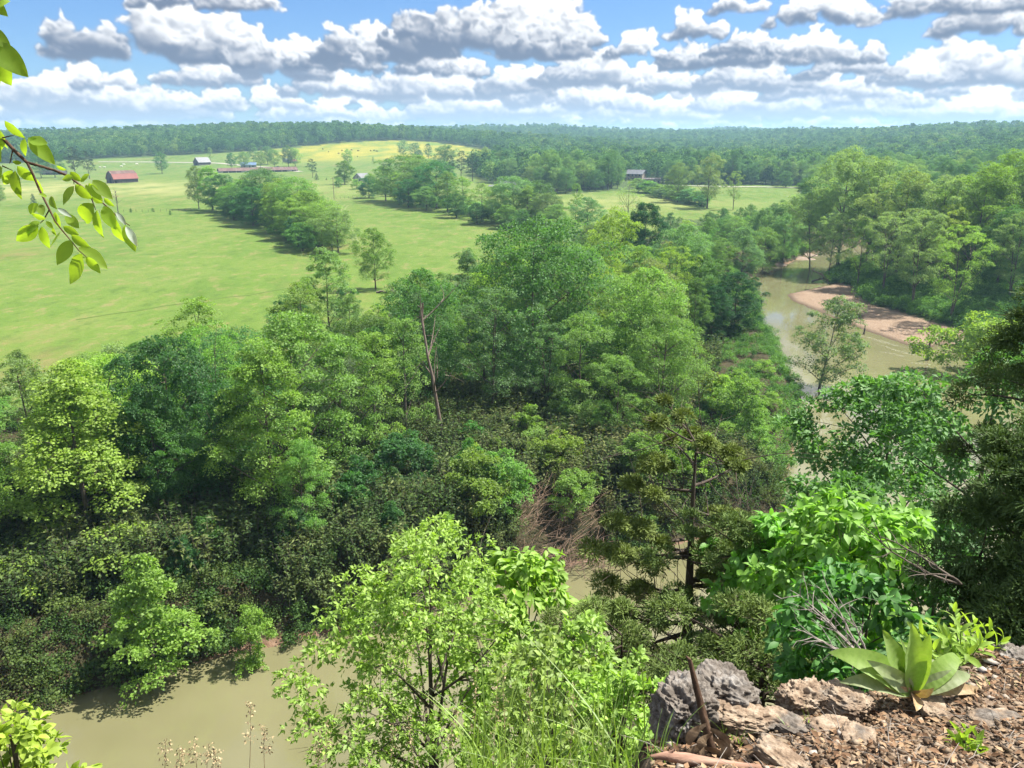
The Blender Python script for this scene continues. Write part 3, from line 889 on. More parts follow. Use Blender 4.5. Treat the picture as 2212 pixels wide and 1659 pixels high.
T('syc_a', 1320, 468, 152, YG, 'round yellow-green tree rising brightest among the central woods', wide=.95)
T('oak_a', 1395, 605, 98, MG, 'big mid-green tree with layered crown right of centre', wide=1.0)
T('oak_b', 1440, 690, 92, MG, 'mid-green tree in front of the big layered one right of centre', wide=.9)
T('oak_a', 1480, 500, 160, BG, 'tall bluish tree right of the bright yellow-green one')
T('dense_a', 1595, 600, 142, (.022, .085, .026), 'very dark dense tree leaning over the river bend', wide=1.05)
T('dense_a', 1545, 628, 138, (.024, .09, .027), 'very dark tree just left of the one over the river bend', wide=.8)
T('dense_a', 1395, 452, 205, (.025, .095, .03), 'small dark green round tree behind the bright yellow-green one', wide=.9)
for u_, v_, Y_, k_, c_, lb_ in [(1838, 338, 236, 'syc_a', PG, 'tallest pale tree on the right bank skyline above the river bend'), (1898, 356, 226, 'syc_b', PG, 'pale tall tree right of the tallest one on the right bank'), (1768, 425, 238, 'syc_b', PG, 'pale tree leftmost on the right bank at the river bend'), (1965, 384, 205, 'syc_a', (.21, .30, .09), 'light yellowish tree in the middle of the right bank wood'),
        (2060, 396, 192, 'syc_b', PG, 'pale airy tree on the right bank behind the lower gravel bar'), (2135, 372, 188, 'syc_a', LG, 'broad light green tree near the right edge of the right bank wood'), (2200, 345, 196, 'syc_a', LG, 'tall light green tree at the right edge of the picture'), (1805, 470, 222, 'airy_b', PG, 'slim tree with ivy-clad trunks at the head of the gravel bar'), (1870, 480, 205, 'airy_a', LG, 'slim tree with bare trunk behind the gravel bar'),
        (1930, 470, 190, 'airy_b', PG, 'airy tree with grey trunk on the bank above the gravel bar'), (2000, 470, 178, 'syc_b', PG, 'pale spreading tree above the lower end of the gravel bar'), (2085, 500, 165, 'airy_b', LG, 'light green tree with slim grey trunk above the right bank brush'), (1700, 470, 250, 'oak_a', BG, 'rounded bluish tree on the left bank at the upper bend'), (1655, 500, 232, 'oak_b', MG, 'round tree on the left bank beside the sandy bank'), (1610, 500, 220, 'dense_a', BG, 'rounded tree left of the boat at the upper bend'), (1560, 520, 205, 'oak_a', MG, 'mid-green tree on the left bank behind the very dark trees')]:
    T(k_, u_, v_, Y_, c_, lb_)
T('willow', 1790, 662, 121, (.13, .22, .085), 'airy leaning willow at the water edge before the gravel bar', rz=R(20), name='willow_tree')
T('airy_a', 1245, 402, 318, MG, 'tall narrow tree with a bare lower trunk in the middle hedgerow', wide=.75)
T('sparse', 1360, 395, 318, PG, 'thin pale tree with bare trunk on the small meadow behind the woods', wide=.8)
T('bush_b', 1450, 462, 300, BG, 'small bush on the far meadow right of the thin pale tree', name='shrub', cat='shrub')
T('oak_a', 805, 503, 186, (.15, .28, .05), 'lone light green tree in the meadow beside the log pile', wide=.85)
T('oak_a', 420, 366, 402, OG, 'lone tree with a bare dark trunk at the end of the hedgerow', wide=.75)
T('syc_a', 1535, 340, 405, (.24, .33, .14), 'very pale tall poplar-like tree beyond the woods', wide=1.0)
T('oak_a', 1468, 358, 440, OG, 'pale tree with a bare trunk left of the tall poplar-like tree', wide=.9)
T('airy_b', 1590, 375, 395, OG, 'open tree with dark trunk right of the tall poplar-like tree', wide=.8)
T('sapling', 300, 1228, 50, LG, 'bright green young tree at the river bank in the lower left', name='young_tree', wide=1.05)
T('bush_b', 530, 1320, 51.5, LG, 'light green slender shrub on the bank right of the bright young tree', name='shrub', cat='shrub', wide=.8)
T('bush_b', 1015, 915, 84, (.07, .24, .035), 'vivid green shrub right of the foot of the bare dead trunk', name='shrub', cat='shrub', wide=1.3)
T('bush_b', 1150, 880, 85, LG, 'light green shrub below the biggest central tree', name='shrub', cat='shrub')
T('bush_a', 1215, 920, 84, LG, 'rounded light green shrub among the cane below the central trees', name='shrub', cat='shrub')
T('sapling', 890, 945, 76, (.065, .16, .03), 'dark green young tree left of the foot of the dead trunk', name='young_tree', wide=1.0)
T('sapling', 1000, 1040, 68, (.08, .18, .035), 'feathery green young tree rising from the cane above the shrub', name='young_tree', wide=1.1)
T('tier_b', 640, 960, 62, (.12, .26, .05), 'green tree hanging over the dark cane left of centre', wide=.8)
for i_, (u_, v_, Y_) in enumerate([(1590, 860, 101), (1625, 820, 108), (1650, 780, 116), (1600, 800, 112), (1665, 850, 103), (1570, 950, 90)]):
    T('bush_a', u_, v_, Y_, LG, 'fresh light green shrub on the bank beside the river bend, %s from the nearest' % ['second', 'fourth', 'farthest', 'fifth', 'third', 'first'][i_], name='shrub', cat='shrub', wide=1.2)
T('bush_b', 1560, 905, 96, LG, 'bright yellow-green shrub on the bank left of the leaning willow', name='shrub', cat='shrub')
T('tier_a', 1640, 905, 88, (.09, .17, .05), 'flooded tree with vines standing in the river bend', name='flooded_tree', wide=.45)
T('dense_a', 1490, 975, 79, (.06, .17, .035), 'dark leafy tree on the bank directly behind the tall cedar', wide=.6)
T('tier_b', 1440, 900, 84, (.09, .21, .045), 'layered green tree rising left of the tall cedar top', wide=.8)
T('bush_a', 1395, 1120, 71, MG, 'round green shrub at the water edge left of the tall cedar', name='shrub', cat='shrub', wide=1.2)
T('dense_a', 1560, 1010, 80, (.05, .15, .025), 'dark green tree at the water behind the tall cedar', wide=.55)

for k_, u_, v_, Y_, c_, lb_ in [('airy_a', 868, 705, 86, MG, 'slim upright tree with bare lower trunk just left of the dead trunk'), ('airy_b', 1062, 645, 93, BG, 'twin-stemmed upright tree between the dead trunk and the biggest tree'), ('ash_b', 1255, 690, 91, MG, 'upright green tree with visible trunk below the central crowns'), ('airy_a', 800, 735, 80, LG, 'light slim tree right of the two tiered trees'),
        ('tier_b', 1340, 775, 85, MG, 'tiered green tree in front of the big layered one'), ('airy_b', 1185, 715, 95, BG, 'upright airy tree in front of the biggest central tree'), ('ash_a', 560, 770, 66, LG, 'light green upright tree left of the tall airy tree with dark trunk'), ('airy_a', 240, 760, 78, PG, 'pale slim tree behind the broad yellow-green one'), ('ash_b', 40, 790, 70, OG, 'olive upright tree at the left picture edge')]:
    T(k_, u_, v_, Y_, c_, lb_)
# ---- hedgerow across the meadow
hedge = [(475, 398, 385, DG, 'dense_a'), (515, 408, 360, MG, 'oak_a'), (560, 385, 345, BG, 'oak_b'), (540, 425, 325, DG, 'dense_a'), (600, 408, 320, MG, 'oak_a'), (585, 440, 300, LG, 'ash_a'),
         (640, 405, 300, MG, 'oak_b'), (625, 448, 280, LG, 'oak_a'), (665, 435, 272, MG, 'ash_a'), (690, 455, 258, LG, 'oak_b'), (650, 500, 250, MG, 'dense_a'), (725, 470, 246, OG, 'oak_a'), (450, 380, 395, LG, 'ash_a'), (500, 440, 350, DG, 'dense_a')]
for u, v, Yd, c, k in hedge:
    T(k, u, v - 14, Yd, jit(c), 'leafy tree crowded in the hedgerow that crosses the left meadow', group='trees of the hedgerow across the meadow', wide=1.3)
for (u0, v0), (u1, v1), n_, lab_, grp_ in [((455, 440), (690, 548), 16, 'low bush under the hedgerow across the left meadow', 'bushes under the hedgerow'), ((800, 418), (1210, 520), 22, 'low bush at the foot of the long tree row', 'bushes under the long tree row')]:
    for i in range(n_):
        f_ = (i + rng0.uniform(.1, .9)) / n_
        g_ = gp(u0 + (u1 - u0) * f_, v0 + (v1 - v0) * f_ ** 1.0 - 6, 0)
        plant('bush_a', g_[0], g_[1] + rng0.uniform(0, 10), rng0.uniform(4.5, 7.5), jit(MG), lab_, grp_, name='shrub', cat='shrub', wide=1.7)
for u_, v_, Y_, k_, c_ in [(530, 392, 375, 'oak_b', MG), (575, 400, 335, 'oak_a', DG), (610, 425, 308, 'oak_b', LG), (655, 420, 288, 'oak_a', LG), (680, 470, 262, 'oak_a', MG), (715, 495, 250, 'oak_b', LG), (490, 405, 372, 'oak_b', MG), (640, 470, 262, 'dense_a', DG)]:
    T(k_, u_, v_, Y_, jit(c_), 'leafy tree crowded in the hedgerow that crosses the left meadow', group='trees of the hedgerow across the meadow', wide=1.2)
# ---- long tree row beyond the second meadow
row = [(795, 392, 470, DG, 'dense_a'), (830, 372, 452, MG, 'oak_a'), (870, 348, 440, MG, 'oak_b'), (905, 352, 425, MG, 'oak_a'), (940, 362, 405, DG, 'oak_b'), (965, 385, 385, MG, 'ash_a'), (1000, 395, 372, LG, 'ash_b'),
       (985, 430, 356, DG, 'dense_a'), (1040, 408, 350, OG, 'airy_a'), (1030, 450, 330, DG, 'dense_a'), (1075, 412, 338, MG, 'oak_a'), (1110, 395, 330, BG, 'oak_b'), (1140, 415, 318, MG, 'ash_a'), (1165, 405, 322, BG, 'oak_a'),
       (1095, 455, 312, MG, 'dense_a'), (1180, 430, 306, BG, 'oak_b'), (1205, 455, 292, MG, 'dense_a'), (880, 400, 410, DG, 'dense_a'), (920, 415, 392, MG, 'dense_a'), (1270, 440, 300, BG, 'oak_a'), (860, 385, 425, LG, 'ash_b'), (1130, 465, 300, DG, 'dense_a')]
for u, v, Yd, c, k in row:
    T(k, u, v - 8, Yd, jit(c), 'tree in the long row that edges the second meadow', group='trees of the long row beyond the second meadow', wide=1.3)
# ---- groves around the far houses
grove = [(620, 318, 900, BG, 'oak_a'), (590, 325, 890, MG, 'oak_b'), (560, 330, 880, MG, 'oak_a'), (498, 333, 870, DG, 'oak_a'), (525, 330, 880, MG, 'oak_b'), (545, 312, 960, BG, 'ash_a'), (575, 318, 930, BG, 'oak_a'), (635, 322, 900, LG, 'oak_b'), (452, 320, 980, OG, 'airy_a'),
         (655, 385, 655, DG, 'redcedar'), (705, 388, 655, DG, 'redcedar'), (683, 375, 660, DG, 'redcedar'), (673, 346, 690, DG, 'pine'), (742, 352, 600, MG, 'dense_a'), (730, 385, 560, MG, 'dense_a'), (770, 388, 545, LG, 'bush_a'),
         (835, 345, 700, DG, 'pine'), (750, 325, 900, LG, 'oak_a'), (806, 340, 950, PG, 'ash_a'), (870, 305, 1050, BG, 'oak_a'), (895, 310, 1040, BG, 'oak_b'), (925, 312, 1020, BG, 'ash_a'),
         (905, 325, 1000, DG, 'oak_a'), (960, 318, 720, BG, 'oak_b'), (995, 330, 690, DG, 'pine'), (970, 340, 640, DG, 'pine'), (1020, 335, 650, DG, 'pine'), (1050, 322, 720, PG, 'syc_a'), (1080, 330, 700, BG, 'oak_a'), (1100, 345, 620, BG, 'oak_b'),
         (1130, 328, 740, OG, 'oak_a'), (1160, 325, 760, BG, 'oak_a'), (1185, 330, 700, YG, 'syc_a'), (1215, 345, 640, MG, 'oak_b'), (1240, 355, 600, MG, 'oak_a'), (1150, 360, 560, OG, 'oak_b'), (1190, 365, 540, LG, 'oak_a'), 
         (1310, 350, 660, BG, 'oak_a'), (1340, 345, 690, BG, 'oak_b'), (1400, 350, 690, PG, 'ash_a'), (1255, 330, 720, LG, 'oak_a'), (1285, 338, 700, BG, 'oak_b'),
         (1420, 370, 640, DG, 'redcedar'), (1432, 375, 630, DG, 'redcedar'), (1445, 350, 660, BG, 'oak_a'), (1500, 350, 690, BG, 'oak_b'), 
         (1640, 350, 640, BG, 'oak_a'), (1680, 345, 650, BG, 'oak_b'), (1720, 350, 640, BG, 'oak_a'), (1610, 342, 700, BG, 'oak_a'), (1570, 352, 650, MG, 'oak_b'), (1700, 372, 560, MG, 'dense_a'), (1745, 380, 520, BG, 'oak_a'), (155, 322, 700, DG, 'pine'), (185, 330, 690, DG, 'pine'), (80, 330, 720, DG, 'oak_a'), (110, 328, 730, DG, 'oak_b'), (-10, 400, 420, MG, 'oak_a'), (70, 420, 430, DG, 'redcedar'),
         (345, 332, 800, BG, 'oak_a'), (745, 300, 1300, LG, 'ash_a')]
for u, v, Yd, c, k in grove:
    far = 'far' if Yd > 600 else 'middle'
    if k in ('pine', 'redcedar'):
        T(k, u, v, Yd, jit((.032, .068, .03)), 'dark evergreen standing among the farm groves across the meadow', group='dark evergreens of the farm groves', name='evergreen_tree')
    else:
        T(k, u, v, Yd, jit(c), 'leafy tree in the groves around the farmhouses across the valley', group='leafy trees of the farm groves')

for i in range(17):
    f_ = (i + .5) / 17
    g_ = gp(1378 + 145 * f_, 413 + 33 * f_, 0)
    plant('bush_a' if i % 4 else 'dense_a', g_[0] + rng0.uniform(-2, 2), g_[1] + rng0.uniform(-3, 3), rng0.uniform(4.5, 8.5), jit([MG, BG, LG][i % 3]), 'bush', 'bushes in the far field hedge', name='shrub', cat='shrub', wide=1.6)
# ---- green shrubs scattered in the cane
for i in range(38):
    f_ = rng0.uniform(0, 1) ** .75; x_ = -34 + 64 * f_; y_ = np.interp(x_, [q_[0] for q_ in LB[4:14]], [q_[1] for q_ in LB[4:14]]) + rng0.uniform(4, 24)
    plant(['bush_a', 'bush_b', 'sapling'][i % 3], x_, y_, rng0.uniform(4.2, 7.0), jit([MG, LG, MG, (.09, .26, .045)][i % 4] if x_ > -8 else (.05, .14, .035)), 'green shrub growing up through the cane on the far bank', 'green shrubs in the cane', name='shrub', cat='shrub')

# ---- fill: the two riverside woods
SKYL = np.array([(-400, 700), (0, 742), (110, 738), (220, 752), (300, 765), (350, 700), (430, 672), (520, 735), (590, 660), (650, 600), (700, 570), (800, 655), (860, 630), (950, 612), (1000, 575), (1100, 520), (1200, 512), (1300, 520), (1390, 520), (1500, 500), (1560, 490), (1640, 470), (1700, 455), (2300, 440)], float)
SKYR = np.array([(1500, 520), (1640, 462), (1720, 428), (1780, 392), (1835, 340), (1880, 352), (1930, 372), (2000, 385), (2100, 375), (2212, 338), (2700, 330)], float)
def fill(poly, spacing, keep, skyl, hr, palette, keys, label, group, limit, rng, name='broadleaf_tree', mind=.62):
    lo = poly.min(0); hi = poly.max(0)
    Q = rng.uniform(lo, hi, (9000, 2))
    Q = Q[inside(Q, poly)]
    Q = Q[keep(Q)]
    pts = np.zeros((0, 2)); old = np.array([(t[0], t[1]) for t in tree_xy])
    for p in Q:
        s_ = spacing * (1 + max(0, p[1] - 110) / 500)
        if len(pts) and ((pts - p) ** 2).sum(1).min() < s_ ** 2: continue
        if ((old - p) ** 2).sum(1).min() < (s_ * mind) ** 2: continue
        pts = np.vstack([pts, p])
    pts = pts[np.argsort((pts ** 2).sum(1))][:limit]
    k = 0
    for p in pts:
        zg = hz(*p)
        h = rng.uniform(*hr)
        for _ in range(8):                                   # keep the crown below the wood's outline
            u, v = proj(np.array([[p[0], p[1], zg + h]]))
            if v[0] < np.interp(u[0], skyl[:, 0], skyl[:, 1]) + 6: h *= .92
            else: break
        if h < hr[0] * .5: continue
        c = palette[rng.integers(len(palette))]
        plant(keys[rng.integers(len(keys))], p[0], p[1], h, jit(c), label, group, wide=rng.uniform(.85, 1.1), z=zg, name=name)
        k += 1
    return k
rngf = np.random.default_rng(5)
def vis(p, lo=-160, hi=2340):
    u, v = proj(np.column_stack([p, np.full(len(p), 8.0)]))
    return (p[:, 1] > 20) & (lo < u) & (u < hi)
nL = fill(FOREST, 8.0, lambda p: vis(p) & (seg_dist(p, RIVER, True) > np.where((p[:, 1] < 88) & (p[:, 0] < 22), np.where(p[:, 0] < -16, 9.5, 19.0), np.where(p[:, 1] < 215, 15.0, 6.0))), SKYL, (12, 19), [MG, MG, BG, LG, DG, OG, (.085, .18, .035)],
          ['oak_a', 'oak_b', 'ash_a', 'ash_b', 'tier_b', 'airy_a', 'airy_b', 'dense_a'], 'leafy tree packed in the wood between the river and the left meadow', 'trees of the left bank wood', 120, rngf)
RIGHT = np.array([(94, 140), (92, 165), (88, 188), (92, 205), (95, 222), (110, 246), (130, 258), (170, 272), (235, 284), (330, 288), (460, 420), (460, 120), (160, 124), (112, 128)], float)
nR = fill(RIGHT, 7.2, lambda p: vis(p) & (seg_dist(p, RIVER, True) > 7) & (seg_dist(p, BAR, True) > 13), SKYR, (17, 27), [LG, PG, MG, PG, (.10, .19, .045), BG],
          ['syc_a', 'syc_b', 'ash_b', 'oak_a', 'airy_b', 'tier_b'], 'tall tree in the wood on the right bank behind the gravel bar', 'trees of the right bank wood', 70, rngf)
nB = 0
print('trees', count['n'], nL, nR, nB)

LM = [(-999, 'at the far left edge'), (90, 'behind the broad yellow-green tree'), (300, 'behind the narrow dark tree'), (470, 'left of the tall airy tree'), (620, 'around the tall airy tree'), (780, 'left of the bare dead trunk'), (930, 'around the bare dead trunk'), (1040, 'left of the biggest central tree'), (1160, 'right of the biggest central tree'), (1280, 'below the round yellow-green tree'), (1400, 'by the big layered tree'), (1500, 'left of the dark riverbend trees'), (1600, 'toward the upper river bend')]
seen = {}
def wood_label(i, u, v, tn, h, d):
    lm = [t for a, t in LM if u >= a][-1]
    row_ = 'front' if d < 95 else ('middle' if d < 130 else ('meadow side' if d < 180 else 'back'))
    s = '%s %s %s-row tree %s' % ('tall' if h > 15.5 else 'lower', tn, row_, lm)
    seen[s] = seen.get(s, 0) + 1
    return s + (', left wood' if seen[s] == 1 else ', %s from left' % ordn(seen[s] - 1))
relabel('trees of the left bank wood', wood_label)
relabel('trees of the right bank wood', lambda i, u, v, tn, h, d: '%s %s tree in the right bank wood, %s from the left' % ('tall' if h > 20 else 'lower', tn, ordn(i)))
relabel('trees of the hedgerow across the meadow', lambda i, u, v, tn, h, d: '%s tree in the left meadow hedgerow, %s from its far left end' % (tn, ordn(i)))
relabel('bushes under the hedgerow', lambda i, u, v, tn, h, d: 'low bush under the left meadow hedgerow, %s from its far left end' % ordn(i))
relabel('trees of the long row beyond the second meadow', lambda i, u, v, tn, h, d: '%s tree in the long row edging the second meadow, %s from the left' % (tn, ordn(i)))
relabel('bushes under the long tree row', lambda i, u, v, tn, h, d: 'low bush at the foot of the long tree row, %s from the left' % ordn(i))
LG2 = [(-999, 'left of the red barn'), (300, 'behind the red barn'), (400, 'beside the distant weathered barn'), (480, 'left of the blue roofed farmhouse'), (537, 'right of the blue roofed farmhouse'), (640, 'left of the utility pole'), (722, 'right of the utility pole'), (800, 'behind the white gabled house'), (900, 'at the right shoulder of the yellow hill'), (1040, 'behind the low brown house'), (1130, 'right of the low brown house'), (1300, 'left of the two-storey valley house'), (1380, 'right of the two-storey valley house'), (1540, 'beyond the pale poplar-like tree')]
cnt_ = {}
def grove_label(i, u, v, tn, h, d):
    lm = [t for a, t in LG2 if u >= a][-1]
    k_ = (lm, tn); cnt_[k_] = cnt_.get(k_, 0) + 1
    return '%s tree %s, %s such from left' % (tn, lm, ordn(cnt_[k_] - 1))
relabel('leafy trees of the farm groves', grove_label)
cnt_ = {}
def ever_label(i, u, v, tn, h, d):
    lm = [t for a, t in LG2 if u >= a][-1]
    cnt_[lm] = cnt_.get(lm, 0) + 1
    return '%s dark evergreen %s, %s such from the left' % ('large' if h > 12 else 'small', lm, ordn(cnt_[lm] - 1))
relabel('dark evergreens of the farm groves', ever_label)
relabel('green shrubs in the cane', lambda i, u, v, tn, h, d: '%s shrub growing up through the bank cane, %s from the left' % (tn, ordn(i)))
relabel('bushes in the far field hedge', lambda i, u, v, tn, h, d: 'bush in the low hedge across the far field, %s from the left' % ordn(i))

# ================================================================== far woods, cane and brush: masses
def scatter(name, pts, rot, scl, protos, label, cat=None, color=None, tilt=None):
    """one object: instances of small meshes on points (geometry nodes)"""
    me = bpy.data.meshes.new(name)
    me.vertices.add(len(pts)); me.vertices.foreach_set('co', np.asarray(pts, np.float32).ravel())
    me.update()
    for k, a, ty in (('rot', rot, 'FLOAT'), ('scl', scl, 'FLOAT'), ('pick', np.random.default_rng(3).integers(0, len(protos), len(pts)), 'INT')):
        d = me.attributes.new(k, ty, 'POINT'); d.data.foreach_set('value', np.asarray(a, np.float32 if ty == 'FLOAT' else np.int32))
    o = link(name, me)
    ng = bpy.data.node_groups.new(name + '_scatter', 'GeometryNodeTree')
    ng.interface.new_socket('Geometry', in_out='INPUT', socket_type='NodeSocketGeometry')
    ng.interface.new_socket('Geometry', in_out='OUTPUT', socket_type='NodeSocketGeometry')
    gi = ng.nodes.new('NodeGroupInput'); go = ng.nodes.new('NodeGroupOutput')
    def attr(nm, ty):
        a = ng.nodes.new('GeometryNodeInputNamedAttribute'); a.data_type = ty; a.inputs[0].default_value = nm
        return a.outputs[0]
    pk = attr('pick', 'INT'); rt = attr('rot', 'FLOAT'); sc_ = attr('scl', 'FLOAT')
    cx = ng.nodes.new('ShaderNodeCombineXYZ'); ng.links.new(rt, cx.inputs[2])
    m2p = ng.nodes.new('GeometryNodeMeshToPoints'); ng.links.new(gi.outputs[0], m2p.inputs[0])
    jn = ng.nodes.new('GeometryNodeJoinGeometry')
    for i, pm in enumerate(protos):
        po = bpy.data.objects.new(name + '_piece', pm)        # unlinked source mesh, only read by the nodes
        ob = ng.nodes.new('GeometryNodeObjectInfo'); ob.inputs[0].default_value = po
        eq = ng.nodes.new('FunctionNodeCompare'); eq.data_type = 'INT'; eq.operation = 'EQUAL'
        ng.links.new(pk, eq.inputs[2]); eq.inputs[3].default_value = i
        ins = ng.nodes.new('GeometryNodeInstanceOnPoints')
        ng.links.new(m2p.outputs[0], ins.inputs['Points']); ng.links.new(eq.outputs[0], ins.inputs['Selection'])
        ng.links.new(ob.outputs['Geometry'], ins.inputs['Instance'])
        ng.links.new(cx.outputs[0], ins.inputs['Rotation']); ng.links.new(sc_, ins.inputs['Scale'])
        ng.links.new(ins.outputs[0], jn.inputs[0])
    ng.links.new(jn.outputs[0], go.inputs[0])
    md = o.modifiers.new('scatter', 'NODES'); md.node_group = ng
    tag(o, label, cat, kind='stuff')
    return o

def far_tree(seed, h=17, cr=5.5, env='round', n=420, leaf=1.15, mat='wood_far'):
    rng = np.random.default_rng(seed)
    nc = 26
    tt = rng.random(nc) ** .8; ang = rng.uniform(0, 6.28, nc)
    rr_ = cr * envelope(env, tt) * np.sqrt(rng.uniform(.2, 1, nc))
    C = np.stack([rr_ * np.cos(ang), rr_ * np.sin(ang), 3 + (h - 4) * tt], 1)
    P = np.repeat(C, n // nc, 0); D = norm(rng.normal(0, 1, P.shape) + [0, 0, .4])
    P = P + D * cr * .30 * rng.uniform(.6, 1, (len(P), 1)) * [1, 1, .7]
    A = norm(D + rng.normal(0, .5, P.shape)); Nn = norm(D * .6 + [0, 0, .7] + rng.normal(0, .4, P.shape))
    return leaf_mesh('far_tree', P, A, Nn, leaf * rng.uniform(.7, 1.3, len(P)), LEAF_W, M[mat], rng)

def jgrid(x0, x1, y0, y1, step, rng):
    gx, gy = np.meshgrid(np.arange(x0, x1, step), np.arange(y0, y1, step))
    P = np.stack([gx.ravel(), gy.ravel()], 1)
    return P + rng.uniform(-.42, .42, P.shape) * step

rngw = np.random.default_rng(21)
Pw = np.concatenate([jgrid(-1300, 2200, 560, 1500, 8.5, rngw), jgrid(-2200, 2600, 1500, 3000, 12, rngw), jgrid(230, 1100, 180, 560, 9, rngw)])
aw = np.degrees(np.arctan2(Pw[:, 0], Pw[:, 1])); rw = np.hypot(Pw[:, 0], Pw[:, 1])
FIELD2 = np.array([ground_hit(u, v)[:2] for u, v in [(1180, 480), (1215, 418), (1300, 420), (1500, 408), (1725, 404), (1735, 440), (1620, 470), (1520, 470)]])
kw_ = (np.abs(aw) < 38) & ~inside(Pw, OPEN1) & ~inside(Pw, FIELD2) & (seg_dist(Pw, RIVER, True) > 14) & ~inside(Pw, RIVER)
kw_ &= (rw > 620) & ~inside(Pw, FOREST) & ~((rw < 660) & (aw > 7.5) & (aw < 11.5))
Pw = Pw[kw_]; rw = rw[kw_]
zw = height(Pw[:, 0], Pw[:, 1])
sclw = rngw.uniform(.55, 1.25, len(Pw)) * np.where(rw > 1500, 1.1, 1.0)
# hidden far slopes need no trees: drop what lies well below the skyline of its own direction
scatter('far_woods', np.stack([Pw[:, 0], Pw[:, 1], zw - .5], 1), rngw.uniform(0, 6.28, len(Pw)), sclw, [far_tree(1), far_tree(2, 18, 5.0, 'oval'), far_tree(3, 16, 6.0), far_tree(4, 19, 4.6, 'oval')],
        'unbroken bluish green woods covering the far hills and valley sides')
print('far woods', len(Pw))

def joined(key, mat):
    tm, cm, h0 = PROTO[key]
    out_v, out_f, rn, mi, n0 = [], [], [], [], 0
    for me_, m_ in ((cm, 0), (tm, 1)):
        v_ = np.empty(len(me_.vertices) * 3, np.float32); me_.vertices.foreach_get('co', v_)
        l_ = np.empty(len(me_.loops), np.int32); me_.loops.foreach_get('vertex_index', l_)
        f_ = l_.reshape(-1, 4) + n0
        out_v.append(v_.reshape(-1, 3)); out_f.append(f_); n0 += len(me_.vertices); mi.append(np.full(len(f_), m_))
        if m_ == 0:
            a_ = np.empty(len(f_), np.float32); me_.attributes['rnd'].data.foreach_get('value', a_); rn.append(a_)
        else: rn.append(np.full(len(f_), .5))
    return mesh_np('valley_tree', np.concatenate(out_v), np.concatenate(out_f), [M[mat], M['bark']], {'rnd': np.concatenate(rn)}, midx=np.concatenate(mi))
Pv = jgrid(20, 760, 200, 680, 8.6, rngw)
rv = np.hypot(Pv[:, 0], Pv[:, 1]); av = np.degrees(np.arctan2(Pv[:, 0], Pv[:, 1]))
kv = (rv < 640) & (rv > 215) & (av < 37) & ~inside(Pv, OPEN1) & ~inside(Pv, FIELD2) & ~inside(Pv, RIVER) & (seg_dist(Pv, RIVER, True) > 5) & (seg_dist(Pv, OPEN1, True) > 5) & ~inside(Pv, BAR)
told = np.array([(t[0], t[1]) for t in tree_xy])
kv &= ~(inside(Pv, FOREST) & (Pv[:, 1] < 225)) & ~(inside(Pv, RIGHT) & (rv < 240))
idx_ = np.nonzero(kv)[0]
dmin = np.array([((told - Pv[i]) ** 2).sum(1).min() for i in idx_]) > 36
Pv = Pv[idx_[dmin]]
hv = height(Pv[:, 0], Pv[:, 1])
uv_, vv_ = proj(np.column_stack([Pv, hv + 10]))
hs_ = ~((uv_ > 1338) & (uv_ < 1440) & (Pv[:, 1] > 420))
Pv, hv = Pv[hs_], hv[hs_]
uv_, vv_ = proj(np.column_stack([Pv, hv + 17]))
sv_ = rngw.uniform(.7, 1.05, len(Pv))
SKYF = np.array([(900, 540), (1200, 505), (1300, 505), (1400, 505), (1500, 480), (1560, 462), (1640, 452), (1740, 440), (1760, 400), (1835, 345), (2700, 335)], float)
kk_ = (829.5 - np.interp(uv_, SKYF[:, 0], SKYF[:, 1])) / FPX
zal = CAM_Z + Pv[:, 1] * (kk_ * math.cos(PITCH) - math.sin(PITCH)) / (math.cos(PITCH) + kk_ * math.sin(PITCH))
near_ = np.hypot(Pv[:, 0], Pv[:, 1]) < 470
sv_ = np.where(near_, np.minimum(sv_, np.maximum(zal - hv, 0) / 19.0), sv_)
ok_ = sv_ > .3
Pv, hv, sv_ = Pv[ok_], hv[ok_], sv_[ok_]
scatter('valley_woods', np.column_stack([Pv, hv - .2]), rngw.uniform(0, 6.28, len(Pv)), sv_, [joined(k_, 'wood_mid') for k_ in ('oak_b', 'ash_a', 'syc_a')], 'woods filling the valley beyond the upper river bend')
print('valley woods', len(Pv))

def cane_clump(seed, h=4.2, n=26):
    rng = np.random.default_rng(seed)
    P, A, S = [], [], []
    paths = []
    for i in range(n):
        b = rng.normal(0, .45, 2); lean_ = rng.normal(0, .16, 2)
        hh = h * rng.uniform(.6, 1.05)
        top = np.array([b[0] + lean_[0] * hh, b[1] + lean_[1] * hh, hh])
        paths.append((np.array([[b[0], b[1], 0], top * .55 + [b[0] * .45, b[1] * .45, 0], top]), np.array([.022, .016, .008])))
        m = 15
        t = rng.uniform(.35, 1.0, m)
        P.append(np.array([b[0], b[1], 0]) * (1 - t[:, None]) + top * t[:, None])
        an = rng.uniform(0, 6.28, m)
        A.append(np.stack([np.cos(an), np.sin(an), rng.uniform(-.5, .55, m)], 1))
    P = np.concatenate(P); A = np.concatenate(A)
    V, F, idx = leaf_arrays(P, A, norm(rng.normal(0, .5, P.shape) + [0, 0, 1]), rng.uniform(.26, .50, len(P)), LEAF_Q, .62)
    V2, F2 = tube_arrays(paths, 3)
    rn = rng.random(len(P))
    return mesh_np('cane', np.concatenate([V, V2]), [F[0], F2 + len(V)], [M['cane'], M['bark']], {'rnd': np.concatenate([rn[idx[0]], np.full(len(F2), .5)])}, midx=np.concatenate([np.zeros(len(F[0])), np.ones(len(F2))]))
Pc = jgrid(-75, 60, 30, 125, 1.15, rngw)
dc = seg_dist(Pc, np.array(LB))
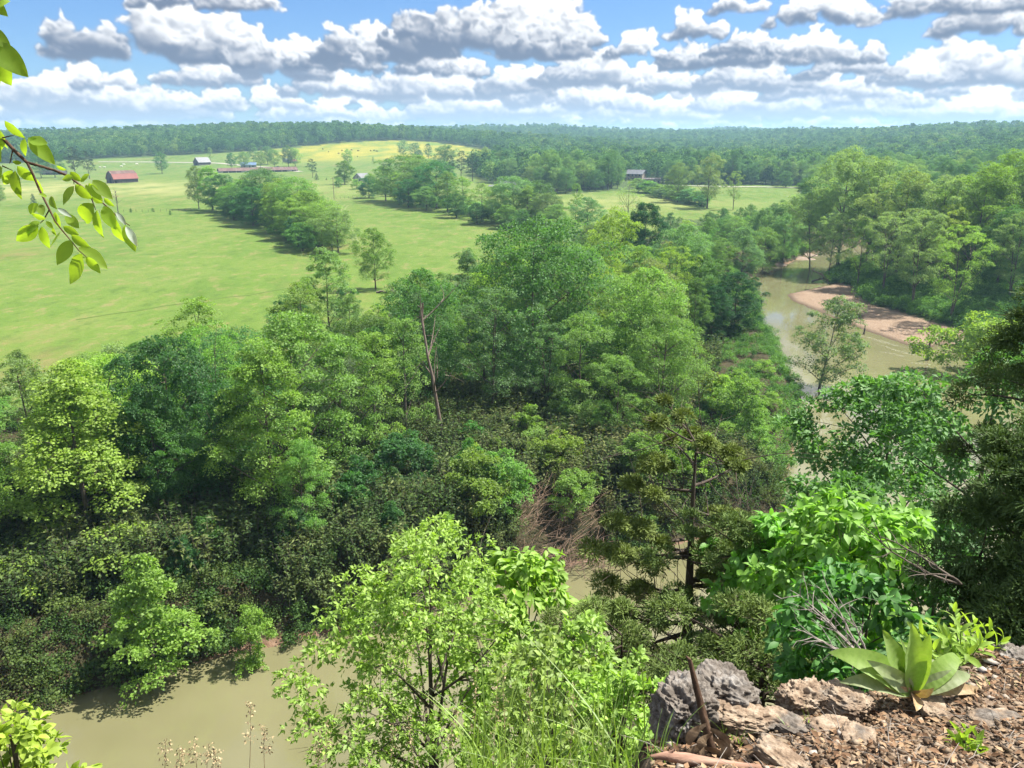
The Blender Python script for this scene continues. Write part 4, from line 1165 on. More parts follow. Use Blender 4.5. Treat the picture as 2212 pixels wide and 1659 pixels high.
kc = inside(Pc, FOREST) & (dc > .9 + 1.6 * fbm2(Pc[:, 0] / 6, Pc[:, 1] / 6, 2, 7)) & (dc < 34 + 8 * fbm2(Pc[:, 0] / 9, Pc[:, 1] / 9, 2, 3))
kc &= ~((Pc[:, 0] < -19) & (dc < 5.5 + 2 * fbm2(Pc[:, 0] / 4, Pc[:, 1] / 4, 2, 4)))
uc_, vc_ = proj(np.column_stack([Pc, np.full(len(Pc), -2.5)]))
kc &= ~((uc_ > 1115) & (uc_ < 1310) & (vc_ > 1120))
kc &= (Pc[:, 1] < 84) | (dc > 14)
kc &= rngw.random(len(Pc)) < .93
Pc = Pc[kc]; dc = dc[kc]
zc = height(Pc[:, 0], Pc[:, 1])
scatter('cane_thicket', np.stack([Pc[:, 0], Pc[:, 1], zc - .1], 1), rngw.uniform(0, 6.28, len(Pc)), rngw.uniform(.55, 1.3, len(Pc)) * np.clip(.5 + dc / 14, .45, 1.0) * (.75 + .5 * fbm2(Pc[:, 0] / 5, Pc[:, 1] / 5, 2, 61)), [cane_clump(1), cane_clump(2), cane_clump(3, 3.6, 22)],
        'dense brownish green cane thicket along the far river bank')
print('cane', len(Pc))
def brush_clump(seed, h=1.6, cr=1.3, mat='brush'):
    rng = np.random.default_rng(seed)
    n = 600
    nc = 16
    C = np.stack([rng.normal(0, .5, nc) * cr, rng.normal(0, .5, nc) * cr, rng.uniform(.25, .9, nc) * h], 1)
    P = np.repeat(C, n // nc, 0); P = P + rng.normal(0, .17, P.shape) * cr
    P[:, 2] = np.abs(P[:, 2])
    return leaf_mesh('brush', P, norm(rng.normal(0, 1, P.shape) + [0, 0, -.1]), norm(rng.normal(0, .5, P.shape) + [0, 0, 1]), rng.uniform(.11, .22, len(P)), LEAF_W, M[mat], rng)
BR = [brush_clump(i) for i in (1, 2, 3)]
Pb = jgrid(-75, 62, 30, 250, 1.5, rngw)
db_ = seg_dist(Pb, np.array(LB))
ub_, vb_ = proj(np.column_stack([Pb, np.full(len(Pb), -2.5)]))
kb = inside(Pb, FOREST) & (db_ > .35) & ~((ub_ > 1115) & (ub_ < 1310) & (vb_ > 1130) & (Pb[:, 1] < 80)) & ((db_ < 4.5) & (rngw.random(len(Pb)) < np.where(Pb[:, 0] < -19, .95, .75)) | (db_ < 13) & (Pb[:, 0] < -16) & (rngw.random(len(Pb)) < .85) | (Pb[:, 1] > 92) & (rngw.random(len(Pb)) < .55))
Pb = Pb[kb]
Pg = Pb[Pb[:, 1] > 86]; Pb = Pb[Pb[:, 1] <= 86]
Pr = jgrid(84, 200, 118, 290, 1.45, rngw)
dr_ = seg_dist(Pr, RIVER, True)
kr = ~inside(Pr, RIVER) & ~inside(Pr, BAR) & ~inside(Pr, BLUFF) & (dr_ > 1.5) & (seg_dist(Pr, BAR, True) > .3) & (rngw.random(len(Pr)) < .97) & (np.hypot(Pr[:, 0] - 90, Pr[:, 1] - 180) < 95)
Pr = Pr[kr]
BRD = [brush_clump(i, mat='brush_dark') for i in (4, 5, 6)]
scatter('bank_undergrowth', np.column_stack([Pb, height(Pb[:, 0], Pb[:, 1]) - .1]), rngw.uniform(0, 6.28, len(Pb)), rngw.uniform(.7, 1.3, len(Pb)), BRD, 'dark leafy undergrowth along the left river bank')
scatter('wood_edge_brush', np.column_stack([Pg, height(Pg[:, 0], Pg[:, 1]) - .1]), rngw.uniform(0, 6.28, len(Pg)), rngw.uniform(.5, 1.0, len(Pg)), BR, 'fresh green low brush on the left bank beside the river bend')
scatter('bank_brush', np.column_stack([Pr, height(Pr[:, 0], Pr[:, 1]) - .1]), rngw.uniform(0, 6.28, len(Pr)), rngw.uniform(.8, 1.7, len(Pr)), BR, 'bright green brush on the right bank behind the gravel bar')
print('brush', len(Pb), len(Pr))

# ================================================================== the ledge in the foreground
def ledge_ground(x, y):
    z = 33.44 - .40 * (np.maximum(y, 1.1) - 1.65)
    return z + .05 * (x - 1.0) * .3
LEDGE = np.array([(0.24, 1.0), (0.33, 1.55), (0.40, 1.95), (.60, 2.12), (.80, 2.10), (.95, 2.17), (1.15, 2.24), (1.5, 2.32), (1.75, 2.62), (2.2, 2.85), (3.6, 2.9), (3.6, -1.6), (-1.6, -1.6), (-1.3, .5), (0, .8)], float)
def ledge_z(x, y):
    P = np.stack([x, y], 1)
    ins = inside(P, LEDGE); d = seg_dist(P, LEDGE, True)
    z = ledge_ground(x, y)
    n = fbm2(x / .22, y / .22, 4, 31); n2 = fbm2(x / .045, y / .045, 3, 32); n3 = fbm2(x / .55, y / .45, 2, 36)
    rock = sstep(.50, .60, fbm2(x / .30, y / .22, 3, 33))
    z = z + (n - .5) * .05 + (n2 - .5) * .016 + (n3 - .5) * .06 + rock * (.018 + .03 * (n - .4)) - .012 * np.abs(fbm2(x / .07, y / .03, 2, 34) - .5) * 2 * rock
    z = np.where(ins, z - .06 * np.exp(-d / .05), z - .06 - np.minimum(d * 3.2, 2.4) - (n - .5) * .15)
    return z, rock
gx = np.concatenate([np.linspace(-1.8, .15, 24), np.linspace(.16, 2.1, 205), np.linspace(2.12, 3.8, 36)])
gy = np.concatenate([np.linspace(-1.8, 1.35, 30), np.linspace(1.36, 2.95, 190), np.linspace(2.97, 3.4, 10)])
GX, GY = np.meshgrid(gx, gy)
lx, ly = GX.ravel(), GY.ravel()
lz, lrock = ledge_z(lx, ly)
ncol = len(gx)
li = np.arange(len(gy) - 1)[:, None] * ncol; lj = np.arange(ncol - 1)[None, :]
LF = np.stack([li + lj, li + lj + 1, li + ncol + lj + 1, li + ncol + lj], -1).reshape(-1, 4)
ledge_me = mesh_np('ledge', np.stack([lx, ly, lz], 1), LF)
vattr(ledge_me, 'rock', lrock)
def ledge_material():
    m, N = new_mat('ledge_soil_and_chert')
    pos = N.n('ShaderNodeNewGeometry').outputs['Position']
    a = N.n('ShaderNodeAttribute', attribute_name='rock').outputs['Fac']
    soil = N.ramp(N.noise(pos, 42, 6, .75), [(.3, (.020, .013, .008)), (.5, (.050, .032, .020)), (.62, (.09, .06, .038)), (.78, (.15, .11, .075))])
    rk = N.ramp(N.noise(pos, 16, 6, .7), [(.3, (0.076, 0.053, 0.039)), (.46, (0.162, 0.115, 0.081)), (.6, (0.255, 0.196, 0.140)), (.8, (0.323, 0.281, 0.238))])
    c = N.mix(a, soil, rk)
    p = N.n('ShaderNodeBsdfPrincipled'); N.l(c, p.inputs['Base Color']); p.inputs['Roughness'].default_value = .95
    p.inputs['Specular IOR Level'].default_value = .15
    b = N.n('ShaderNodeBump'); b.inputs['Strength'].default_value = .8; b.inputs['Distance'].default_value = .012
    N.l(N.noise(pos, 60, 5, .7), b.inputs['Height']); N.l(b.outputs[0], p.inputs['Normal'])
    out_mat(N, p.outputs[0]); return m
ledge_me.materials.append(ledge_material())
tag(link('ledge', ledge_me), kind='structure')
def lz1(x, y):
    return float(ledge_z(np.array([float(x)]), np.array([float(y)]))[0][0])

# ---- boulders
def rock_material(name, stops, grey=.35):
    m, N = new_mat(name)
    tc = N.n('ShaderNodeNewGeometry')
    pos = tc.outputs['Position']
    n = N.noise(pos, 26, 6, .72)
    c = N.ramp(n, stops)
    big = N.noise(pos, 7, 4, .6)
    c = N.mix(N.ss(big, .62 - grey * .4, .72 - grey * .3), c, N.ramp(N.noise(pos, 40, 5, .7), [(.3, (0.045, 0.038, 0.031)), (.5, (0.115, 0.098, 0.082)), (.7, (0.21, 0.19, 0.165))]))
    c = N.mix(N.m('MULTIPLY', N.ss(N.noise(pos, 55, 4, .7), .56, .70), .7), c, (0.064, 0.047, 0.038, 1))
    p = N.n('ShaderNodeBsdfPrincipled'); N.l(c, p.inputs['Base Color']); p.inputs['Roughness'].default_value = .9
    p.inputs['Specular IOR Level'].default_value = .25
    b = N.n('ShaderNodeBump'); b.inputs['Strength'].default_value = .7; b.inputs['Distance'].default_value = .008
    N.l(N.noise(pos, 90, 5, .7), b.inputs['Height']); N.l(b.outputs[0], p.inputs['Normal'])
    out_mat(N, p.outputs[0]); return m
M['rock_tan'] = rock_material('tan_pitted_chert', [(.28, (0.076, 0.051, 0.036)), (.45, (0.187, 0.132, 0.089)), (.58, (0.289, 0.225, 0.162)), (.78, (0.374, 0.332, 0.281))], .3)
M['rock_grey'] = rock_material('grey_pitted_limestone', [(.28, (0.068, 0.055, 0.047)), (.45, (0.162, 0.140, 0.119)), (.60, (0.246, 0.230, 0.212)), (.8, (0.340, 0.332, 0.323))], .62)
def rock_mesh(name, seed, size, n=60, crag=.34, pit=.30, flat_top=.0, mat='rock_tan', freq=1.7):
    # cube sphere
    g = np.linspace(-1, 1, n)
    Vs, Fs, o = [], [], 0
    for ax in range(3):
        for sg in (-1, 1):
            a, b = np.meshgrid(g, g)
            P = np.zeros((n * n, 3)); P[:, ax] = sg; P[:, (ax + 1) % 3] = a.ravel() * (1 if sg > 0 else -1); P[:, (ax + 2) % 3] = b.ravel()
            i = np.arange(n - 1)[:, None] * n; j = np.arange(n - 1)[None, :]
            Fs.append(np.stack([i + j, i + j + 1, i + n + j + 1, i + n + j], -1).reshape(-1, 4) + o); Vs.append(P); o += n * n
    V = np.concatenate(Vs); F = np.concatenate(Fs)
    D = norm(V)
    boxy = V / np.maximum(np.linalg.norm(V, axis=1, keepdims=True) ** .55, 1e-6)
    B = boxy
    sh = np.array([seed * 1.7, seed * .9, seed * 2.3])
    big = fbm3(B + sh, 1.1, 3, seed) - .5
    mid = fbm3(B * [1, 1, 1.7] + sh, freq * 1.6, 4, seed + 9, .6) - .5
    w = worley3(B * [1, 1, 1.5] + sh + .3 * mid[:, None], freq * 1.5, seed)
    w2 = worley3(B * [1, 1, 1.5] + sh, freq * 3.7, seed + 5)
    rid = 1 - np.abs(fbm3(B * [1, 1, 2.2] + sh, freq * 2.6, 4, seed + 40, .6) - .5) * 4
    r = 1 + crag * (1.6 * big + 1.5 * mid) - pit * np.clip(.55 - w, 0, 1) * 1.5 - pit * .6 * np.clip(.5 - w2, 0, 1) - .05 * np.clip(rid, 0, 1)
    ledgey = .06 * np.round((B[:, 2] + mid * .7) * 3.5) / 3.5
    V = B * r[:, None] * .8 + np.stack([D[:, 0] * ledgey, D[:, 1] * ledgey, 0 * ledgey], 1)
    return mesh_np(name, V * np.array(size), F, [M[mat]])
def put_rock(name, u, v, Y, size, seed, mat, label, rz=0, dz=0, **kw):
    p = at(u, v, Y)
    o = link(name, rock_mesh(name, seed, size, mat=mat, **kw), loc=(p[0], p[1], p[2] + dz), rot=(0, 0, rz))
    tag(o, label, 'rock'); return o
put_rock('boulder', 1478, 1545, 1.98, (0.115, 0.128, 0.145), 3, 'rock_grey', 'grey pitted boulder with a steep left face at the ledge corner', rz=.3)
put_rock('boulder', 1568, 1508, 2.04, (0.111, 0.111, 0.098), 8, 'rock_grey', 'craggy pale boulder with ragged top behind the upright stick', rz=1.0)
put_rock('boulder', 1590, 1552, 1.93, (0.128, 0.085, 0.047), 12, 'rock_tan', 'tan pitted rock sloping right from the grey boulder', rz=-.3)
put_rock('boulder', 1735, 1520, 2.08, (0.098, 0.085, 0.085), 17, 'rock_tan', 'tan boulder with a smooth grey broken face left of the mullein', rz=.2)
put_rock('boulder', 1820, 1520, 2.06, (0.106, 0.085, 0.064), 21, 'rock_tan', 'low brown pitted boulder next to the mullein leaf', rz=2.2)
put_rock('boulder', 2185, 1448, 2.60, (0.119, 0.102, 0.111), 26, 'rock_grey', 'grey weathered rock at the right edge below the dark cedar', rz=1.2)
for k, (u, v, Y, sx, sy, sz) in enumerate([(1800, 1585, 1.86, .10, .07, .035), (1855, 1600, 1.80, .07, .06, .03), (1690, 1640, 1.70, .10, .05, .028), (2150, 1560, 1.95, .10, .06, .03), (2010, 1520, 2.08, .10, .05, .028), (1700, 1570, 1.90, .09, .06, .04)]):
    put_rock('rock_slab', u, v, Y, (sx, sy, sz), 31 + k, 'rock_tan',
             ['cracked flat tan slab below the low brown boulder', 'small tan slab right of the cracked flat one', 'pitted tan slab above the fallen branch end', 'brown slab right of centre on the gravelly soil near the right edge', 'thin brown slab just below the mullein', 'tan slab in front of the tan boulder with the grey face'][k], rz=k * 1.1, n=26, crag=.22, pit=.25)
p = at(1462, 1655, 1.68)
# ---- loose chips, leaf litter, twigs
rngl = np.random.default_rng(77)
def on_ledge(n, rng, x0=.36, x1=2.3, y0=1.35, y1=2.75):
    out = []
    P = np.stack([rng.uniform(x0, x1, n * 2), rng.uniform(y0, y1, n * 2)], 1)
    k = inside(P, LEDGE) & (seg_dist(P, LEDGE, True) > .015)
    P = P[k][:n]
    return np.stack([P[:, 0], P[:, 1], ledge_z(P[:, 0], P[:, 1])[0]], 1)
def chips(name, n, smin, smax, stops, label, seed, squash=.5, pw=2.2):
    rng = np.random.default_rng(seed)
    P = on_ledge(n, rng)
    n = len(P)
    base = np.array([[1, 0, 0], [.2, .95, 0], [-.85, .5, 0], [-.8, -.6, 0], [.35, -.9, 0], [.1, .1, 1], [-.1, 0, -.8]], float)
    f = np.array([[0, 1, 5], [1, 2, 5], [2, 3, 5], [3, 4, 5], [4, 0, 5], [1, 0, 6], [2, 1, 6], [3, 2, 6], [4, 3, 6], [0, 4, 6]])
    s = smin + (smax - smin) * rng.random(n) ** pw
    V = base[None] * (1 + rng.normal(0, .22, (n, 7, 3))) * s[:, None, None]
    V[:, :, 2] *= squash; V[:, :, 0] *= rng.uniform(.7, 1.4, (n, 1))
    a = rng.uniform(0, 6.28, n); b = rng.normal(0, .35, n)
    ca, sa, cb_, sb = np.cos(a), np.sin(a), np.cos(b), np.sin(b)
    x, y, z = V[..., 0].copy(), V[..., 1].copy(), V[..., 2].copy()
    y, z = y * cb_[:, None] - z * sb[:, None], y * sb[:, None] + z * cb_[:, None]
    V = np.stack([x * ca[:, None] - y * sa[:, None], x * sa[:, None] + y * ca[:, None], z], -1) + P[:, None, :] + np.array([0, 0, 1])[None, None] * (s * .25)[:, None, None]
    F = (f[None] + (np.arange(n) * 7)[:, None, None]).reshape(-1, 3)
    mt = rough_material(name + '_stone', stops, 60, .9, .2, attr_mix=.8, coord='Generated')
    me = mesh_np(name, V.reshape(-1, 3), F, [mt], {'rnd': np.repeat(rng.random(n), 10)})
    return tag(link(name, me), label, kind='stuff')
CHS = [(.0, (.028, .019, .012)), (.35, (.075, .050, .031)), (.62, (.145, .10, .064)), (.85, (.23, .175, .12)), (1, (.33, .28, .225))]
chips('chert_gravel', 11000, .0035, .013, CHS, 'loose tan and brown chert gravel covering the ledge', 1)
chips('stone_chips', 170, .010, .026, [(.0, (.13, .095, .06)), (.5, (.24, .185, .13)), (1, (.38, .35, .32))], 'larger pale stone chips strewn over the gravel', 2, .55, 1.6)
P = on_ledge(6500, rngl)
lit = leaf_mesh('leaf_litter', P + [0, 0, .006], norm(rngl.normal(0, 1, P.shape) * [1, 1, .25]), norm(rngl.normal(0, .5, P.shape) + [0, 0, 1]), rngl.uniform(.010, .032, len(P)), LEAF_F,
                rough_material('dry_leaf', [(.2, (0.085, 0.047, 0.025)), (.5, (0.187, 0.111, 0.064)), (.8, (0.306, 0.212, 0.128))], 30, .9, 0, attr_mix=.8), rngl)
tag(link('leaf_litter', lit), 'brown dead leaf litter scattered on the stony ledge', kind='stuff')
tw = []
for i in range(320):
    q_ = on_ledge(1, rngl)
    if not len(q_): continue
    q_ = q_[0]; d_ = norm(rngl.normal(0, 1, 3) * [1, 1, .12]); L_ = rngl.uniform(.03, .12)
    e = q_ + d_ * L_; e[2] = max(e[2], lz1(e[0], e[1]) + .004)
    tw.append((bez(q_ + [0, 0, .006], (q_ + e) / 2 + [0, 0, .012], e, 4), np.linspace(.0013, .0006, 4)))
tag(link('dry_twigs', tube_mesh('dry_twigs', tw, M['twig_grey'], 4)), 'fine dry twigs and grass stalks lying on the ledge', kind='stuff')

# ---- upright dead stick with peeling bark, and the fallen branch
M['stick'] = rough_material('dark_dead_stick', [(.3, (0.025, 0.015, 0.010)), (.55, (0.072, 0.043, 0.027)), (.8, (0.145, 0.093, 0.060))], 40, .9, .6, 5, (1, 1, .3))
M['peel'] = rough_material('peeling_bark', [(.3, (0.111, 0.072, 0.043)), (.55, (0.246, 0.178, 0.111)), (.8, (0.374, 0.306, 0.221))], 40, .85, .3)
M['log'] = rough_material('weathered_log', [(.3, (0.128, 0.068, 0.047)), (.55, (0.272, 0.162, 0.115)), (.8, (0.391, 0.281, 0.212))], 30, .85, .5, 5, (.25, 1, 1))
st = empty('dead_stick', tuple(at(1535, 1620, 1.76)))
def rel(P, o): return np.asarray(P) - np.array(o.location)
sp = np.array([at(1490, 1425, 1.86), at(1503, 1480, 1.84), at(1516, 1530, 1.82), at(1523, 1560, 1.81), at(1535, 1610, 1.79), at(1545, 1665, 1.77)])
link('stem', tube_mesh('stem', [(rel(sp, st), [.006, .009, .011, .012, .014, .016]), (rel([sp[0], sp[0] + [-.012, 0, .012]], st), [.005, .002])], M['stick'], 7), st)
for k in range(9):
    b = at(1520 + 6 * (k % 4) + rngl.uniform(-6, 14), 1565 + 10 * k, 1.79 - .004 * k)
    s_ = 1 if k % 2 else -1
    e = b + np.array([s_ * rngl.uniform(.02, .06), rngl.uniform(-.03, .0), -rngl.uniform(.03, .08)])
    mid = (b + e) / 2 + np.array([s_ * .035, -.02, .02])
    C_ = bez(b, mid, e, 9); w_ = np.sin(np.linspace(.3, 3.0, 9)) * .012 + .003
    tdir = norm(np.gradient(C_, axis=0)); sd_ = norm(np.cross(tdir, [0.3, 1, .2]))
    Vp = np.concatenate([C_ + sd_ * w_[:, None], C_ - sd_ * w_[:, None]])
    Fp = np.array([[i, i + 1, 9 + i + 1, 9 + i] for i in range(8)])
    link('bark_strip', mesh_np('bark_strip', rel(Vp, st), Fp, [M['peel']], smooth=True), st)
tag(st, 'upright dark dead stick with peeling bark before the grey boulder', 'stick')
lp = np.array([at(1405, 1634, 1.70), at(1440, 1633, 1.70), at(1480, 1640, 1.69), at(1540, 1650, 1.68), at(1600, 1658, 1.67), at(1700, 1668, 1.66), at(1800, 1690, 1.63)])
fb = tag(link('fallen_branch', tube_mesh('fallen_branch', [(lp, [.004, .012, .017, .015, .013, .012, .011]), (np.array([lp[1], lp[1] + [.02, 0, .022]]), [.008, .002])], M['log'], 9)), 'broken reddish brown branch lying along the bottom edge of the picture', 'branch')

# ================================================================== plants on and below the ledge
def strip_leaf(L_, W_, curve=.3, cup=.25, n=12, wave=.0, seed=0, prof=None):
    rng = np.random.default_rng(seed)
    t = np.linspace(0, 1, n)
    w = W_ * (np.sin(np.pi * np.clip(t, 0, 1) ** .8) ** .75 * .95 + .06 * (1 - t)) if prof is None else W_ * prof(t)
    w[-1] = .0005
    ang = curve * t * t * 2.2
    dy = np.cos(ang); dz = -np.sin(ang)
    y = np.concatenate([[0], np.cumsum((dy[1:] + dy[:-1]) / 2)]) * L_ / (n - 1); z = np.concatenate([[0], np.cumsum((dz[1:] + dz[:-1]) / 2)]) * L_ / (n - 1)
    V = []
    for j, s in enumerate((-1, -.5, 0, .5, 1)):
        V.append(np.stack([s * w, y, z + cup * np.abs(s) ** 1.3 * w + wave * W_ * np.sin(t * 17 + j) * abs(s)], 1))
    V = np.concatenate(V)
    F = np.array([[j * n + i, (j + 1) * n + i, (j + 1) * n + i + 1, j * n + i + 1] for j in range(4) for i in range(n - 1)])
    return V, F
def leaf_obj_mesh(name, V, F, mat):
    return mesh_np(name, V, F, [mat], {'rnd': np.full(len(F), .5)}, smooth=True)
def vein_leaf_material(name, c0, c1, trans=.4, fuzz=0.0):
    m, N = new_mat(name)
    oi = N.n('ShaderNodeObjectInfo')
    tc = N.n('ShaderNodeTexCoord').outputs['Object']
    n = N.noise(tc, 60, 4, .6)
    c = N.mix(N.ss(n, .3, .7), (*c0, 1), (*c1, 1))
    br = N.m('MULTIPLY_ADD', oi.outputs['Random'], .5, .75)
    c = N.mix(1.0, c, N.xyz(br, br, br), 'MULTIPLY')
    wv = N.n('ShaderNodeTexWave', wave_type='BANDS', bands_direction='Y'); N.l(tc, wv.inputs[0]); wv.inputs['Scale'].default_value = 16; wv.inputs['Distortion'].default_value = 4.0
    c = N.mix(N.m('MULTIPLY', N.ss(wv.outputs['Fac'], .80, 1.0), .10), c, (.30, .36, .14, 1))
    d = N.n('ShaderNodeBsdfPrincipled'); N.l(c, d.inputs['Base Color']); d.inputs['Roughness'].default_value = .55
    d.inputs['Specular IOR Level'].default_value = .3
    if fuzz: d.inputs['Sheen Weight'].default_value = fuzz
    t = N.n('ShaderNodeBsdfTranslucent'); N.l(N.mix(1.0, c, (1.5, 1.45, .5, 1), 'MULTIPLY'), t.inputs[0])
    mx = N.n('ShaderNodeMixShader'); mx.inputs[0].default_value = trans
    N.l(d.outputs[0], mx.inputs[1]); N.l(t.outputs[0], mx.inputs[2])
    b = N.n('ShaderNodeBump'); b.inputs['Strength'].default_value = .15; b.inputs['Distance'].default_value = .003
    N.l(wv.outputs['Fac'], b.inputs['Height']); N.l(b.outputs[0], d.inputs['Normal'])
    out_mat(N, mx.outputs[0]); return m
M['mullein'] = vein_leaf_material('mullein_leaf', (.17, .28, .045), (.22, .34, .07), .48, .25)
M['mullein_pale'] = vein_leaf_material('pale_woolly_leaf', (.20, .26, .10), (.26, .31, .15), .3, .3)
M['dry_brown'] = vein_leaf_material('dry_brown_leaf', (.28, .18, .09), (.42, .30, .17), .2, .1)
M['lance'] = vein_leaf_material('lance_leaf', (.20, .33, .05), (.28, .42, .075), .45)
M['branch_leaf'] = vein_leaf_material('elm_leaf', (.20, .32, .035), (.25, .38, .045), .6)
M['branch_leaf_pale'] = vein_leaf_material('pale_leaf_underside', (.36, .44, .36), (.44, .50, .42), .3)

def aim(o, A, N):
    A = np.asarray(A, float); A = A / np.linalg.norm(A)
    N = np.asarray(N, float); B = np.cross(A, N); B /= np.linalg.norm(B); N = np.cross(B, A)
    m = Matrix(((B[0], A[0], N[0], 0), (B[1], A[1], N[1], 0), (B[2], A[2], N[2], 0), (0, 0, 0, 1)))
    o.rotation_euler = m.to_euler()

# ---- mullein rosette
mb = at(1972, 1497, 2.10)
mul = empty('mullein_plant', tuple(mb))
for (du, dv, dY, W_, cv, mat, npref) in [(5, -135, -.02, .040, .10, 'mullein', (0.15, -1, .25)), (35, -120, .01, .030, .05, 'mullein', (-.8, -1, .2)), (-75, -132, .03, .038, -.10, 'mullein', (.5, -1, .3)), (-22, -112, .04, .026, .05, 'mullein', (.9, -.7, .2)),
                                        (-130, -55, -.02, .046, .75, 'mullein', (.15, -.9, 1)), (-70, -55, .06, .03, .4, 'mullein_pale', (0, -.3, 1)), (115, -60, .02, .034, .75, 'mullein', (0, -.8, 1)), (60, -55, .08, .03, .5, 'mullein_pale', (.3, -.5, 1)),
                                        (-110, -12, -.04, .034, .5, 'mullein_pale', (0, -.6, 1)), (-60, -30, -.05, .03, .45, 'mullein_pale', (0, -1, .6)), (120, -22, -.02, .03, .6, 'mullein_pale', (0, -.7, 1)), (12, 30, -.06, .022, .35, 'dry_brown', (0, -1, .4)), (35, 8, -.05, .018, .4, 'dry_brown', (.2, -1, .5)), (-40, 8, -.05, .018, .4, 'dry_brown', (0, -1, .5)), (150, 12, .0, .02, .5, 'dry_brown', (0, -.6, 1))]:
    e = at(1972 + du, 1497 + dv, 2.10 + dY) - mb
    L_ = np.linalg.norm(e) * (1.3 if abs(cv) > .3 else 1.05)
    V, F = strip_leaf(L_, W_, cv, .30, 14, .06, int(du + 500))
    o = link('leaf', leaf_obj_mesh('leaf', V, F, M[mat]), mul)
    a = e + np.array([0, 0, .35 * abs(cv) * L_])
    aim(o, a, npref)
tag(mul, 'mullein rosette with big woolly pale green leaves growing on the ledge', 'plant')

# ---- lance-leaved shrub behind it, small weed on the gravel
def whorl_plant(name, tops, root, leafL, leafW, mat, n_per, label, seed, cat='plant', stem_r=.003, spread=1.0, whole=.9):
    rng = np.random.default_rng(seed)
    rt = empty(name, tuple(root))
    pr = [leaf_obj_mesh('leaf', *strip_leaf(1.0, leafW / leafL, c, .25, 8, 0, i), M[mat]) for i, c in enumerate((.15, .4, .65))]
    paths = []
    for tp_ in tops:
        s0 = np.zeros(3) + rng.normal(0, .012, 3) * [1, 1, 0]
        t_ = np.asarray(tp_) - root
        m_ = (s0 + t_) / 2 + np.array([-.12 * t_[0], -.12 * t_[1], .10 * np.linalg.norm(t_)])
        C_ = bez(s0, m_, t_, 10)
        stm = link('stem', tube_mesh('stem', [(C_, np.linspace(stem_r, stem_r * .4, 10))], M['green_stem'], 5), rt)
        for k in range(n_per):
            f = 1 - whole * (k / n_per) ** 1.25
            p_ = np.array([np.interp(f * 9, np.arange(10), C_[:, i]) for i in range(3)])
            ax = norm(C_[min(9, int(f * 9) + 1)] - C_[max(0, int(f * 9) - 1)])
            an = k * 2.4 + rng.uniform(-.3, .3)
            sd_ = norm(np.cross(ax, [1, .2, .1])); s2 = np.cross(ax, sd_)
            out = sd_ * math.cos(an) + s2 * math.sin(an)
            A = ax * (1.0 - .75 * (k / n_per) * spread) + out * .75 * spread
            o = link('leaf', pr[rng.integers(3)], stm, loc=tuple(p_), scale=leafL * rng.uniform(.7, 1.15) * (1 if k > 2 else .75))
            aim(o, A, ax * .8 - out * .6 + rng.normal(0, .15, 3))
    return tag(rt, label, cat)
M['green_stem'] = rough_material('green_stem', [(.3, (.08, .14, .03)), (.7, (.16, .24, .06))], 30, .7, .0)
whorl_plant('lance_leaf_plant', [at(2062, 1318, 2.72), at(1985, 1365, 2.60), at(2020, 1350, 2.66), at(2075, 1360, 2.6), at(2045, 1375, 2.55), at(2115, 1395, 2.55), at(2165, 1385, 2.65), at(2010, 1400, 2.5), at(2090, 1410, 2.5), at(1975, 1400, 2.62), at(2140, 1360, 2.75), at(2105, 1345, 2.75)],
            at(2070, 1490, 2.62), .085, .0125, 'lance', 15, 'bright green plant with narrow pointed leaves behind the mullein', 5, 'plant', .004)
whorl_plant('gravel_weed', [at(2085, 1572, 1.80), at(2060, 1590, 1.79), at(2110, 1588, 1.80), at(2072, 1578, 1.82), at(2050, 1615, 1.77), at(2120, 1610, 1.78)], at(2085, 1640, 1.74), .045, .0075, 'lance', 9, 'small bright green weed growing from the gravel near the right corner', 6, 'plant', .002)

# ---- overhanging branch, upper left
ZK = .5486 / 2.2117
def zc_(x, y, Y): return at(x * ZK, 219.5 + y * ZK, Y)
ob = empty('overhanging_branch', tuple(zc_(-150, 150, 1.35)))
bp = []
main = [(-150, 150), (20, 315), (140, 440), (235, 530), (330, 555), (480, 600), (600, 650), (700, 730), (780, 790), (880, 870), (960, 940), (1030, 1010), (1130, 1080)]
bp.append((rel([zc_(x, y, 1.33 - .00004 * x) for x, y in main], ob), np.linspace(.0030, .0006, len(main))))
sec = [(240, 540), (290, 640), (340, 760), (410, 900), (440, 960), (480, 1040), (540, 1120), (600, 1190), (690, 1300), (760, 1360), (850, 1420)]
bp.append((rel([zc_(x, y, 1.32 - .00006 * x) for x, y in sec], ob), np.linspace(.0020, .0005, len(sec))))
for s_ in ([(20, 315), (130, 290)], [(110, 420), (95, 500), (85, 540)], [(780, 790), (810, 880), (835, 945)], [(430, 940), (380, 1030), (350, 1060)], [(640, 660), (645, 720)], [(-150, 500), (-40, 540), (20, 580)], [(20, 560), (110, 600)]):
    bp.append((rel([zc_(x, y, 1.32) for x, y in s_], ob), np.linspace(.0012, .0005, len(s_))))
tw1 = link('twig', tube_mesh('twig', bp[:1] + bp[2:], M['stick'], 6), ob)
tw2 = link('twig', tube_mesh('twig', bp[1:2], M['stick'], 6), ob)
lprof = lambda t: np.sin(np.pi * np.clip(t, 0, 1) ** .82) ** .9
bl = [leaf_obj_mesh('leaf', *strip_leaf(1.0, .245 * w_, c, .22, 11, .04, i, lprof), M['branch_leaf']) for i, (c, w_) in enumerate(((.10, 1), (.3, .9), (.5, 1.05), (-.15, .95)))]
blp = leaf_obj_mesh('leaf', *strip_leaf(1.0, .17, .3, .3, 11, .04, 9, lprof), M['branch_leaf_pale'])
rb = np.random.default_rng(8)
